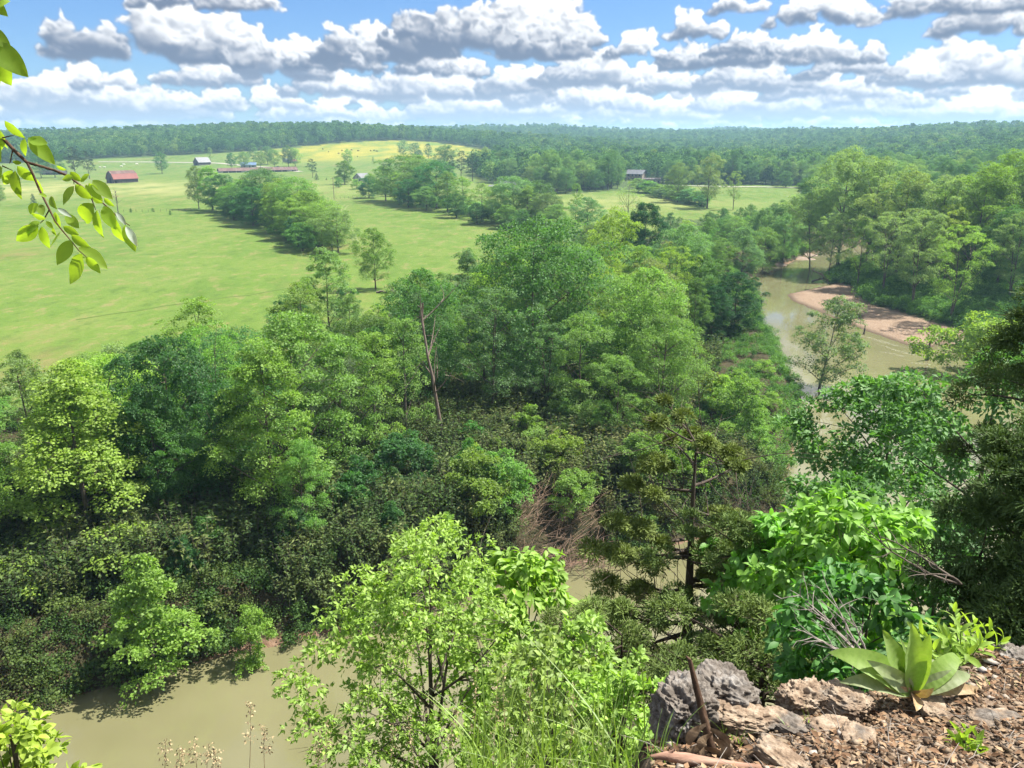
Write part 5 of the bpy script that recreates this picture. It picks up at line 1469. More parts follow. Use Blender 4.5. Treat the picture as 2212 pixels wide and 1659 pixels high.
for (bx, by, tx, ty) in [(40, 165, 215, 330), (245, 310, 480, 540), (250, 320, 430, 385), (215, 320, 200, 480), (0, 250, 5, 430), (-20, 540, -10, 740), (110, 600, 10, 740), (130, 600, 150, 860), (150, 560, 310, 720), (300, 650, 395, 800), (110, 520, 200, 545), (490, 560, 575, 605), (640, 655, 535, 680),
                         (645, 735, 540, 895), (655, 720, 790, 870), (610, 610, 710, 700), (700, 690, 795, 640), (770, 710, 890, 870), (805, 685, 980, 850), (750, 720, 770, 790), (800, 820, 890, 885), (905, 840, 990, 920), (815, 890, 655, 1085), (845, 945, 860, 1205), (900, 910, 1005, 1115), (1010, 1020, 1040, 1275),
                         (1085, 1075, 1190, 1305), (410, 830, 345, 800), (440, 825, 470, 930), (335, 890, 215, 985), (345, 895, 385, 1005), (400, 1020, 265, 980), (480, 960, 520, 1115), (570, 980, 700, 1115), (350, 1045, 185, 1160), (335, 1085, 130, 1220), (365, 1085, 410, 1295), (400, 1040, 465, 1110),
                         (530, 1130, 450, 1280), (550, 1085, 690, 1165), (620, 1205, 500, 1425), (620, 1160, 780, 1285), (685, 1270, 940, 1455), (715, 1325, 640, 1585), (750, 1350, 880, 1490), (470, 1100, 475, 1200), (20, 330, 60, 420), (-60, 300, -20, 520)]:
    Yb = 1.32 - .00005 * bx + rb.uniform(-.02, .02)
    b_ = zc_(bx, by, Yb); e_ = zc_(tx, ty, Yb + rb.uniform(-.018, .018))
    o = link('leaf', bl[rb.integers(4)], tw2 if (by > 800 and bx < 760) else tw1, loc=tuple(rel(b_, ob)), scale=np.linalg.norm(e_ - b_))
    aim(o, e_ - b_, np.array([rb.normal(0, .35), -1, rb.normal(.15, .35)]))
for (bx, by, tx, ty) in [(1010, 960, 1105, 1080), (1095, 1085, 1205, 1265), (500, 930, 625, 1002)]:
    b_ = zc_(bx, by, 1.25); e_ = zc_(tx, ty, 1.25)
    o = link('leaf', blp, tw1, loc=tuple(rel(b_, ob)), scale=np.linalg.norm(e_ - b_)); aim(o, e_ - b_, (.6, -1, .3))
    o['label'] = 'pale underside of a turned leaf'
tag(ob, 'leafy branch with bright translucent leaves hanging in at the upper left', 'branch')
# ---- leaves entering at the top left corner
oc = empty('overhanging_twig', tuple(at(-60, 40, 1.1)))
oct_ = link('twig', tube_mesh('twig', [(rel([at(-60, -60, 1.1), at(-35, 30, 1.1), at(-25, 90, 1.1), at(-20, 130, 1.1)], oc), [.002, .0015, .001, .0006])], M['stick'], 5), oc)
for (bx, by, tx, ty) in [(-40, -10, 17, 30), (-35, 60, 25, 101), (-25, 92, 62, 161), (-22, 105, 22, 190), (-25, 20, 14, -8), (-30, 120, -10, 200)]:
    b_ = at(bx, by, 1.1); e_ = at(tx, ty, 1.1)
    o = link('leaf', bl[2], oct_, loc=tuple(rel(b_, oc)), scale=np.linalg.norm(e_ - b_)); aim(o, e_ - b_, (.2, -1, .5))
tag(oc, 'dark pointed leaves poking in at the top left corner of the picture', 'branch')

# ---- bushes and trees rooted on the bluff
def near_plant(key, name, u, vb, Y, color, label, cat, rz=0.0, scale=1.0, base_v=None, wide=1.0, **kw):
    """kw builds a prototype; the crown base shows at (u, vb) Y metres out and the stem runs on down to the slope"""
    p_ = at(u, vb, Y)
    if 'clump_px' in kw:
        rr0 = np.random.default_rng(kw['seed']); cl = []
        for (cu, cv, rc) in kw.pop('clump_px'):
            for dy in ((rr0.uniform(.15, .9),) if abs(cu - u) < 45 else (rr0.uniform(-.75, -.05), rr0.uniform(.05, .8))):
                w_ = at(cu + rr0.uniform(-12, 12), cv + rr0.uniform(-10, 10), Y + dy) - p_
                cl.append((w_[0], w_[1], w_[2], rc * rr0.uniform(.8, 1.2)))
        kw['clumps'] = cl
    tm, cm, h0 = make_tree(key, **kw)
    root = empty(name, tuple(p_), rz)
    link('trunk' if cat == 'tree' else 'stem', tm, root, scale=(scale * wide, scale * wide, scale))
    c_ = link('crown' if cat == 'tree' else 'foliage', cm, root, scale=(scale * wide, scale * wide, scale)); c_.color = (*color, 1)
    zg = hz(p_[0], p_[1])
    if p_[2] - zg > .3:
        r_ = kw.get('tr', .2) * scale * 1.25
        zz = np.linspace(.35, zg - p_[2] - .4, 8)
        pts = np.stack([.05 * np.sin(zz * 1.3), .05 * np.cos(zz * 1.7), zz], 1)
        link('lower_trunk' if cat == 'tree' else 'lower_stem', tube_mesh('lower_trunk', [(pts, np.linspace(r_ * .9, r_ * 1.3, 8))], M[kw.get('bark', 'bark')], 7), root)
    tag(root, label, cat)
    return root
NEARL = dict(tmpl=LEAF_O, foliage='leaf_near', spray=.16, droop=.25)
near_plant('sumac', 'leafy_bush', 935, 1690, 7.0, (.25, .40, .07), 'big bright yellow-green bush with leaf rosettes rising in front of the river', 'bush', seed=41, h=2.85, cr=1.30, cb=.05, env='round', nclump=170, nspray=15, nleaf=9, leaf=.055, flat=.7, clump=.20, tr=.05, stems=4, limbs=16, bark='bark', bare=22, inner=.1, **{**NEARL, 'spray': .13, 'tmpl': LEAF_F})
near_plant('sumac_b', 'leafy_bush', 1125, 1640, 8.4, (.20, .34, .05), 'fresh green drooping bush behind the right side of the rosette bush', 'bush', seed=42, h=3.05, cr=.80, cb=.5, env='oval', nclump=46, nspray=10, nleaf=8, leaf=.12, flat=.7, clump=.30, tr=.045, stems=3, limbs=10, **{**NEARL, 'droop': .6})
near_plant('weed_a', 'leafy_bush', 1180, 1700, 4.3, (.23, .34, .075), 'pale green small-leaved bush among the grasses at the bottom', 'bush', seed=43, h=1.15, cr=.42, cb=.1, env='oval', nclump=44, nspray=8, nleaf=7, leaf=.05, flat=.7, clump=.30, tr=.018, stems=3, limbs=10, **NEARL)
near_plant('weed_b', 'leafy_bush', 1335, 1680, 3.4, (.20, .34, .05), 'light green leafy bush just left of the grey boulder', 'bush', seed=44, h=.62, cr=.30, cb=.05, env='round', nclump=40, nspray=8, nleaf=7, leaf=.04, flat=.7, clump=.30, tr=.012, stems=4, limbs=10, **NEARL)
near_plant('weed_c', 'leafy_bush', 1255, 1560, 5.2, (.21, .34, .065), 'pale leafy bush between the rosette bush and the cedar', 'bush', seed=45, h=.9, cr=.40, cb=.05, env='round', nclump=40, nspray=8, nleaf=7, leaf=.055, flat=.7, clump=.30, tr=.016, stems=4, limbs=10, **NEARL)
near_plant('corner', 'leafy_bush', 35, 1730, 3.0, (.26, .37, .04), 'bright yellow-green leafy shoots in the bottom left corner', 'bush', seed=46, h=.40, cr=.30, cb=.02, env='round', nclump=26, nspray=7, nleaf=7, leaf=.055, flat=.8, clump=.30, tr=.010, stems=4, limbs=8, **NEARL)
M['bark_cedar'] = rough_material('cedar_bark', [(.25, (.035, .027, .021)), (.6, (.085, .068, .054)), (.85, (.17, .15, .13))], 14, .95, .8, 5, (1, 1, .15))
CED = dict(sweep=(-.05, .25), tmpl=LEAF_N, foliage='needle', bark='bark_dark', droop=.0)
near_plant('cedar_main', 'cedar_tree', 1478, 1478, 10.5, (.135, .185, .055), 'tall thin red cedar with bare grey limbs standing over the river', 'tree', rz=0.0, seed=51, h=4.55, cr=1.9, cb=.05, env='cone', nspray=20, nleaf=46, leaf=.052, flat=.42, tr=.11, limbs=40, bare=150, spray=.36, sides=6, lean=(-.02, 0), wander=.02, wid=1.9,
           clump_px=[(1440, 868, .11), (1415, 905, .13), (1470, 900, .11), (1502, 928, .12), (1445, 955, .12), (1535, 962, .14), (1570, 985, .13), (1398, 1000, .15), (1440, 1015, .12), (1600, 1003, .10), (1365, 1045, .13), (1410, 1068, .14), (1330, 1128, .18), (1385, 1142, .18), (1425, 1165, .15), (1550, 1112, .15), (1600, 1128, .18), (1650, 1140, .18), (1292, 1180, .20), (1345, 1202, .22),
                     (1405, 1212, .20), (1525, 1172, .16), (1575, 1192, .20), (1625, 1200, .20), (1680, 1190, .18), (1312, 1262, .22), (1372, 1282, .22), (1432, 1292, .16), (1535, 1242, .18), (1592, 1262, .20), (1652, 1272, .22), (1712, 1272, .20), (1302, 1322, .22), (1355, 1342, .22), (1412, 1345, .20), (1540, 1312, .18), (1612, 1332, .22), (1682, 1332, .22), (1740, 1322, .18), (1382, 1392, .22), (1438, 1405, .18), (1562, 1382, .22), (1642, 1392, .22), (1702, 1382, .20)], **{**CED, 'bark': 'bark_cedar'})
near_plant('cedar_low', 'cedar_tree', 1335, 1560, 7.2, (.105, .155, .045), 'low bushy cedar foliage behind the grey boulder', 'tree', seed=52, h=1.25, cr=.95, cb=.02, env='round', nclump=30, nspray=16, nleaf=54, leaf=.042, flat=.5, clump=.28, tr=.05, limbs=14, bare=30, spray=.36, wid=1.9, **CED)
near_plant('cedar_low_b', 'cedar_tree', 1640, 1540, 6.6, (.10, .15, .043), 'spreading cedar boughs behind the tan boulder', 'tree', seed=53, h=1.1, cr=1.0, cb=.05, env='round', nclump=26, nspray=16, nleaf=54, leaf=.042, flat=.4, clump=.28, tr=.05, limbs=14, bare=50, spray=.36, wid=1.9, **CED)
near_plant('cedar_right', 'cedar_tree', 2200, 1420, 5.6, (.05, .088, .028), 'dark cedar filling the lower right edge above the ledge', 'tree', seed=54, h=2.05, cr=.78, cb=.10, env='oval', nclump=64, nspray=18, nleaf=54, leaf=.042, flat=.55, clump=.30, tr=.06, limbs=20, bare=30, spray=.38, wid=1.9, **CED)
near_plant('cedar_right_b', 'cedar_tree', 2215, 1180, 9.5, (.06, .10, .033), 'tall dark cedar rising along the right edge of the picture', 'tree', seed=55, h=4.0, cr=1.15, cb=.1, env='oval', nclump=74, nspray=18, nleaf=54, leaf=.05, flat=.5, clump=.27, tr=.09, limbs=24, bare=40, spray=.36, wid=1.9, **CED)
near_plant('hickory', 'broadleaf_sapling', 1800, 1440, 7.6, (.16, .33, .042), 'fresh green sapling with large drooping leaves right of the tall cedar', 'tree', seed=61, h=1.95, cr=.98, cb=.05, env='round', nclump=58, nspray=11, nleaf=8, leaf=.125, flat=.75, clump=.30, tr=.035, limbs=12, **{**NEARL, 'droop': .75, 'spray': .2})
near_plant('cedar_mid', 'cedar_tree', 1590, 1400, 9.2, (.085, .135, .042), 'spreading cedar boughs right of the tall cedar trunk', 'tree', seed=57, h=1.9, cr=1.05, cb=.05, env='round', nclump=44, nspray=14, nleaf=50, leaf=.045, flat=.35, clump=.24, tr=.05, limbs=14, bare=40, spray=.36, wid=1.9, **CED)
near_plant('hickory_d', 'broadleaf_sapling', 2000, 1400, 8.2, (.07, .19, .04), 'dark green leafy sapling below the dark cedars', 'tree', seed=67, h=1.5, cr=.85, cb=.05, env='round', nclump=44, nspray=9, nleaf=8, leaf=.10, flat=.75, clump=.30, tr=.03, limbs=10, **{**NEARL, 'droop': .7, 'spray': .22})
near_plant('hickory_b', 'broadleaf_sapling', 1650, 1400, 9.0, (.15, .36, .05), 'darker leafy sapling between the tall cedar and the fresh green one', 'tree', seed=62, h=1.9, cr=.75, cb=.05, env='oval', nclump=40, nspray=9, nleaf=8, leaf=.13, flat=.75, clump=.30, tr=.03, limbs=10, **{**NEARL, 'droop': .7, 'spray': .2})
near_plant('hickory_c', 'broadleaf_sapling', 1850, 1500, 5.4, (.06, .19, .03), 'dark green sapling low behind the mullein', 'tree', seed=63, h=.95, cr=.75, cb=.05, env='round', nclump=44, nspray=9, nleaf=8, leaf=.09, flat=.7, clump=.30, tr=.03, limbs=10, **{**NEARL, 'droop': .6, 'spray': .22})
near_plant('bluff_oak', 'broadleaf_tree', 1885, 1215, 26, (.10, .235, .055), 'large mid-green oak on the slope in front of the river bend', 'tree', seed=64, h=7.0, cr=2.75, cb=.5, env='round', nclump=90, nspray=13, nleaf=13, leaf=.21, flat=.6, clump=.24, tr=.13, limbs=14, tmpl=LEAF_F, foliage='leaf_near', spray=.40)
near_plant('bluff_oak_b', 'broadleaf_tree', 2090, 1180, 20, (.085, .21, .05), 'second oak on the slope between the large oak and the dark cedars', 'tree', seed=65, h=5.6, cr=2.3, cb=.3, env='round', nclump=60, nspray=12, nleaf=12, leaf=.18, flat=.6, clump=.27, tr=.10, limbs=12, tmpl=LEAF_F, foliage='leaf_near', spray=.40)
near_plant('bluff_oak_c', 'broadleaf_tree', 1790, 1240, 17, (.09, .22, .05), 'leafy young oak on the slope below the large oak', 'tree', seed=66, h=2.6, cr=1.3, cb=.2, env='round', nclump=50, nspray=11, nleaf=12, leaf=.15, flat=.6, clump=.28, tr=.07, limbs=12, tmpl=LEAF_F, foliage='leaf_near', spray=.40)
T('bush_a', 2115, 690, 130, YG, 'bright yellow-green bush at the right bank below the gravel bar', name='shrub', cat='shrub')

# ---- bare dead shrub with grey twigs behind the mullein, and dead branch in front of the cedar
def dead_shrub(name, base, tips, r0, label, seed, mat='twig_grey'):
    rng = np.random.default_rng(seed)
    rt = empty(name, tuple(base))
    paths = []
    for tp_ in tips:
        e = np.asarray(tp_) - base; L_ = np.linalg.norm(e)
        m_ = e * .5 + rng.normal(0, .09, 3) * L_
        C_ = bez(np.zeros(3), m_, e, 9) + np.cumsum(rng.normal(0, .008, (9, 3)), 0) * L_
        paths.append((C_, np.linspace(r0, r0 * .25, 9)))
        for k in range(7):
            i = rng.integers(2, 8); s_ = C_[i]; d_ = norm(e / L_ + rng.normal(0, .75, 3)); l2 = L_ * rng.uniform(.12, .35)
            c2 = bez(s_, s_ + d_ * l2 * .5 + rng.normal(0, .08, 3) * l2, s_ + d_ * l2, 5)
            paths.append((c2, np.linspace(r0 * .45, r0 * .15, 5)))
            for j in range(2):
                s3 = c2[rng.integers(2, 5)]; d3 = norm(d_ + rng.normal(0, .8, 3))
                paths.append((np.stack([s3, s3 + d3 * l2 * .4]), np.array([r0 * .22, r0 * .1])))
    link('branches', tube_mesh('branches', paths, M[mat], 5), rt)
    return tag(rt, label, 'dead shrub')
dead_shrub('dead_shrub', at(1880, 1440, 3.6), [at(1700, 1265, 3.9), at(1740, 1300, 3.7), at(1770, 1235, 4.0), at(1715, 1350, 3.6), at(1810, 1290, 3.8), at(1760, 1380, 3.4)], .007, 'bare grey twiggy dead shrub left of the mullein', 4)
dead_shrub('dead_branch', at(2075, 1262, 5.0), [at(1860, 1140, 5.2), at(1900, 1160, 5.3), at(1960, 1240, 4.9)], .010, 'bare dead branch reaching left out of the dark cedar', 9, 'bark')

# ---- dead snag, river stumps and drift wood
def snag(name, base, h, r, label, seed, forks, mat='bark_pale', lean=(0, 0), cat='dead tree'):
    rng = np.random.default_rng(seed)
    rt = empty(name, tuple(base))
    n = 10; t = np.linspace(0, 1, n)
    C_ = np.stack([np.cumsum(rng.normal(0, .02, n)) * h * .3 + lean[0] * t * h, np.cumsum(rng.normal(0, .02, n)) * h * .3 + lean[1] * t * h, t * h - .4], 1)
    tr_ = link('trunk', tube_mesh('trunk', [(C_, r * (1 - .72 * t) + .01)], M[mat], 7), rt)
    for k in range(forks):
        i = rng.integers(4, 9); s_ = C_[i]; d_ = norm(np.array([rng.normal(0, .5), rng.normal(0, .4), rng.uniform(.5, 1.3)])); L_ = h * rng.uniform(.14, .34)
        e = s_ + d_ * L_
        link('limb', tube_mesh('limb', [(bez(s_, s_ + d_ * L_ * .5 + rng.normal(0, .06, 3) * L_, e, 6), np.linspace(r * .32, r * .07, 6)), (bez(s_ + d_ * L_ * .5, s_ + d_ * L_ * .7 + rng.normal(0, .1, 3) * L_, s_ + d_ * L_ * .6 + norm(rng.normal(0, 1, 3)) * L_ * .4, 4), np.linspace(r * .15, r * .04, 4))], M[mat], 5), rt)
    return tag(rt, label, cat)
bs = at(962, 985, 83.6); bs[2] = hz(bs[0], bs[1])
snag('dead_tree', bs, 18.3, .27, 'bare dead tree with a reddish grey split trunk in the wood', 3, 9, lean=(-.10, .0))
p = gp(2003, 778, WATER_Z); snag('river_stump', p, 4.6, .33, 'tall broken stump standing in the riffle off the gravel bar', 5, 1, 'bark', cat='stump')
p = gp(1866, 722, WATER_Z); snag('river_stump', p, 2.4, .22, 'small dark stump with a sprig in the shallows by the gravel bar', 6, 2, 'bark', cat='stump')
p = gp(1645, 1085, WATER_Z)
def drift(name, pts, r, label, mat, twigs=6, seed=1, cat='log'):
    rng = np.random.default_rng(seed)
    pts = np.asarray(pts, float); rt = empty(name, tuple(pts[0]))
    C_ = pts - pts[0]
    link('trunk', tube_mesh('trunk', [(C_, np.linspace(r, r * .45, len(C_)))], M[mat], 7), rt)
    tw_ = []
    for k in range(twigs):
        s_ = C_[rng.integers(1, len(C_))]; d_ = norm(rng.normal(0, 1, 3) + [0, 0, .4]); L_ = r * rng.uniform(4, 10)
        tw_.append((np.stack([s_, s_ + d_ * L_ * .5, s_ + d_ * L_ + rng.normal(0, .1, 3) * L_]), np.array([r * .3, r * .2, r * .08])))
    if tw_: link('branches', tube_mesh('branches', tw_, M[mat], 4), rt)
    return tag(rt, label, cat)
a_ = gp(1790, 606, -3.6); b_ = at(1755, 584, a_[1] + 1.5)
drift('drift_log', [a_, (a_ + b_) / 2 + [0, 0, .4], b_], .38, 'pale fallen trunk jutting over the water above the gravel bar', 'bark_pale', 5, 2)
a_ = gp(1775, 606, -3.7)
drift('drift_log', [a_ + [-3, -1, 0], a_ + [0, 0, .5], a_ + [3, 1, .3]], .3, 'dark drift wood heap at the upstream tip of the gravel bar', 'bark', 14, 3)
a_ = gp(830, 634, 0)
for k in range(5):
    drift('cut_log', [a_ + [rngl.uniform(-2, 1), rngl.uniform(-1, 1), .25 + .2 * (k > 2)], a_ + [rngl.uniform(1.2, 3.2), rngl.uniform(-1, 1), .25 + .2 * (k > 2)]], .25, ['dark log at the bottom of the heap beside the lone meadow tree', 'second dark log lying low in the heap by the lone meadow tree', 'third dark log low in the heap by the lone meadow tree', 'upper dark log on the heap beside the lone meadow tree', 'topmost dark log on the heap beside the lone meadow tree'][k], 'bark', 2, 20 + k)['group'] = 'logs heaped by the lone tree'
# fallen brown cane and drift at the bank, right of the rosette bush
rngd = np.random.default_rng(12)
pd = []
for i in range(420):
    s_ = gp(rngd.uniform(1115, 1310), rngd.uniform(1135, 1238), -3.2); s_[2] = max(hz(s_[0], s_[1]), WATER_Z) + rngd.uniform(0, 1.4)
    d_ = norm(np.array([rngd.normal(.5, .5), rngd.normal(.5, .4), rngd.normal(.25, .35)])); L_ = rngd.uniform(1.2, 3.6)
    pd.append((bez(s_, s_ + d_ * L_ * .5 + [0, 0, .15], s_ + d_ * L_, 4), np.linspace(.035, .014, 4)))
M['cane_dead'] = rough_material('dead_cane', [(.3, (.10, .065, .045)), (.6, (.20, .14, .10)), (.8, (.30, .23, .17))], 3, .9, 0)
tag(link('fallen_cane', tube_mesh('fallen_cane', pd, M['cane_dead'], 4)), 'tangle of fallen brown canes sliding down the river bank', kind='stuff')

# ---- grasses at the foot of the picture
M['grass'] = leaf_material('grass_blade', .4, .05, .35, [(0, (.13, .24, .035)), (1, (.20, .30, .06))])
M['seed'] = rough_material('dry_seed_head', [(.3, (.22, .16, .08)), (.6, (.40, .32, .19)), (.8, (.54, .46, .32))], 60, .8, 0)
def blades(name, n, us, vs, Ys, L0, L1, w, label, seed, mat='grass', lean=.35):
    rng = np.random.default_rng(seed)
    V, F = [], []
    ns = 7; t = np.linspace(0, 1, ns)
    o = 0
    for i in range(n):
        b_ = at(rng.uniform(*us), rng.uniform(*vs), rng.uniform(*Ys)); L_ = rng.uniform(L0, L1)
        d_ = rng.normal(0, lean, 2)
        C_ = b_ + np.stack([d_[0] * L_ * t ** 2, d_[1] * L_ * t ** 2, L_ * t * (1 - .25 * np.hypot(*d_) * t)], 1)
        an = rng.uniform(0, 3.14); s_ = np.array([math.cos(an), math.sin(an), 0]); ww = w * rng.uniform(.6, 1.2) * (1 - t ** 2) + .0003
        V += [C_ + s_ * ww[:, None], C_ - s_ * ww[:, None]]
        F += [[o + k, o + k + 1, o + ns + k + 1, o + ns + k] for k in range(ns - 1)]; o += 2 * ns
    F = np.array(F)
    me = mesh_np(name, np.concatenate(V), F, [M[mat]], {'rnd': np.repeat(rng.random(n), ns - 1)}, smooth=True)
    return tag(link(name, me), label, kind='stuff')
blades('tall_grass', 330, (1010, 1420), (1660, 1850), (2.0, 3.4), .22, .62, .0032, 'tall green grass blades along the bottom edge left of the boulder', 1)
blades('ledge_grass', 26, (1560, 1600), (1600, 1625), (1.80, 1.9), .03, .12, .0017, 'small tuft of grass on the ledge between the rocks', 2, lean=.5)
blades('ledge_grass', 22, (1700, 1760), (1575, 1600), (1.86, 1.95), .03, .11, .0016, 'pale grass tuft in front of the tan boulder', 3, lean=.6)
blades('ledge_grass', 30, (2090, 2212), (1470, 1540), (2.1, 2.45), .02, .07, .0012, 'thin green grass sprigs near the right edge of the ledge', 4, lean=.6)
blades('ledge_grass', 34, (1370, 1470), (1600, 1680), (1.72, 1.82), .03, .15, .0020, 'green grass at the foot of the grey boulder', 5, lean=.4)
def seedheads(name, specs, label, seed):
    rng = np.random.default_rng(seed)
    rt = empty(name, tuple(at(*specs[0][:2], specs[0][4])))
    for (u0, v0, u1, v1, Y) in specs:
        stems, P, A = [], [], []
        b_ = at(u0, v0, Y); e = at(u1, v1, Y); C_ = bez(b_, (b_ + e) / 2 + rng.normal(0, .01, 3), e, 9)
        stems.append((rel(C_, rt), np.linspace(.0016, .0006, 9)))
        for k in range(34):
            f = rng.uniform(.5, 1); p_ = b_ * (1 - f) + e * f
            d_ = norm(rng.normal(0, 1, 3) * [1, 1, .5] + [0, 0, .35]); l_ = rng.uniform(.006, .028) * (1.3 - .6 * f)
            q_ = p_ + d_ * l_; stems.append((rel(np.stack([p_, q_]), rt), np.array([.0005, .0003])))
            for j in range(2): P.append(rel(q_, rt) + rng.normal(0, .003, 3)); A.append(d_ * .4 + np.array([0, 0, -.6]) + rng.normal(0, .3, 3))
        P = np.array(P); A = np.array(A)
        sk = link('stalk', tube_mesh('stalk', stems, M['seed'], 4), rt)
        link('seed_head', leaf_mesh('seed_head', P, norm(A), norm(rng.normal(0, 1, P.shape)), rng.uniform(.008, .014, len(P)), LEAF_Q, M['seed'], rng), sk)
    return tag(rt, label, 'grass')
seedheads('seeding_grass', [(538, 1680, 541, 1520, 2.3), (575, 1690, 573, 1565, 2.35)], 'two tall dry seed stalks of grass before the river', 1)
seedheads('seeding_grass', [(355, 1690, 358, 1600, 2.4), (395, 1690, 388, 1615, 2.5), (425, 1690, 418, 1598, 2.4), (445, 1690, 452, 1605, 2.45), (470, 1695, 466, 1625, 2.4)], 'low clump of dry seeding grass left of the two tall stalks', 2)
seedheads('seeding_grass', [(680, 1700, 690, 1590, 3.0), (700, 1700, 705, 1560, 3.0), (1020, 1700, 1030, 1440, 3.4), (1060, 1700, 1075, 1460, 3.3), (1095, 1700, 1085, 1420, 3.5), (960, 1700, 985, 1530, 3.2), (1130, 1700, 1150, 1440, 3.2), (1225, 1700, 1240, 1470, 3.0), (900, 1700, 880, 1540, 3.2), (840, 1700, 850, 1560, 3.2)], 'dry seeding grass stalks in front of the rosette bush', 3)

# ---- leafy cover on the bluff slope below the ledge (right of the open water view)
Ps = jgrid(2, 120, 9.0, 92, 1.25, rngw)
asl = seg_dist(Ps, np.array(NB)); us_, vs_ = proj(np.stack([Ps[:, 0], Ps[:, 1], height(Ps[:, 0], Ps[:, 1])], 1))
ks = inside(Ps, BLUFF) & (asl > 1.5) & (us_ > 1150) & (us_ < 2600) & (rngw.random(len(Ps)) < .85)
Ps = Ps[ks]
scatter('slope_undergrowth', np.stack([Ps[:, 0], Ps[:, 1], height(Ps[:, 0], Ps[:, 1]) - .1], 1), rngw.uniform(0, 6.28, len(Ps)), rngw.uniform(.45, 1.1, len(Ps)), BR, 'leafy green undergrowth covering the bluff slope below the ledge')
print('slope', len(Ps))

# ================================================================== farm buildings, roads, animals across the valley
M['rust_roof'] = rough_material('rusty_metal_roof', [(.30, (.075, .042, .034)), (.50, (.11, .06, .048)), (.62, (.14, .098, .08)), (.78, (.19, .165, .145))], .55, .7, .1, 5, (1, .25, .25), .3)
M['red_roof'] = rough_material('red_metal_roof', [(.30, (.13, .033, .024)), (.6, (.18, .05, .036)), (.8, (.22, .09, .065))], .5, .65, .1, 5, (1, .3, .3), .3)
M['grey_plank'] = rough_material('weathered_barn_planks', [(.3, (.05, .042, .04)), (.6, (.11, .095, .088)), (.8, (.19, .17, .16))], 1.2, .9, .2, 5, (4, 4, .3))
M['white_wall'] = rough_material('white_painted_wall', [(.3, (.28, .28, .27)), (.7, (.38, .38, .37))], .8, .8, 0)
M['blue_roof'] = rough_material('blue_grey_metal_roof', [(.3, (.07, .12, .21)), (.7, (.10, .16, .26))], .5, .5, 0, spec=.4)
M['grey_roof'] = rough_material('grey_metal_roof', [(.3, (.085, .09, .10)), (.7, (.135, .138, .145))], .5, .5, 0, spec=.4)
M['brown_wall'] = rough_material('brown_house_wall', [(.3, (.20, .16, .125)), (.7, (.34, .29, .24))], 1.0, .9, 0)
M['dark'] = rough_material('dark_opening', [(.3, (.012, .011, .010)), (.7, (.022, .020, .018))], 1.0, .9, 0)
M['glass'] = rough_material('window_glass', [(.3, (.02, .025, .03)), (.7, (.04, .05, .06))], 1.0, .12, 0, spec=.5)
M['gravel_road'] = rough_material('pale_gravel_road', [(.3, (.26, .24, .20)), (.7, (.36, .34, .29))], .5, .95, 0)
M['rut'] = rough_material('worn_wheel_rut', [(.3, (.105, .15, .04)), (.7, (.15, .175, .06))], .4, .95, 0)
M['rut_dark'] = rough_material('mown_trail_grass', [(.3, (.065, .115, .018)), (.7, (.095, .14, .028))], .3, .95, 0)

def bx(parent, name, size, loc, mat, rot=(0, 0, 0)):
    sx, sy, sz = [s / 2 for s in size]
    V = np.array([(x, y, z) for x in (-sx, sx) for y in (-sy, sy) for z in (-sz, sz)], float)
    F = np.array([[0, 1, 3, 2], [4, 6, 7, 5], [0, 4, 5, 1], [2, 3, 7, 6], [0, 2, 6, 4], [1, 5, 7, 3]])
    return link(name, mesh_np(name, V, F, [M[mat]]), parent, loc, rot)

def prism(parent, name, prof, x0, x1, mat, closed=True):
    """profile in (y, z) pushed along x"""
    n = len(prof)
    V = np.array([(x0, y, z) for y, z in prof] + [(x1, y, z) for y, z in prof], float)
    Fq = np.array([[i, (i + 1) % n, n + (i + 1) % n, n + i] for i in range(n if closed else n - 1)])
    me = bpy.data.meshes.new(name)
    me.from_pydata([tuple(v) for v in V], [], [list(map(int, f)) for f in Fq] + ([list(range(n))[::-1], list(range(n, 2 * n))] if closed else []))
    me.materials.append(M[mat])
    return link(name, me, parent)

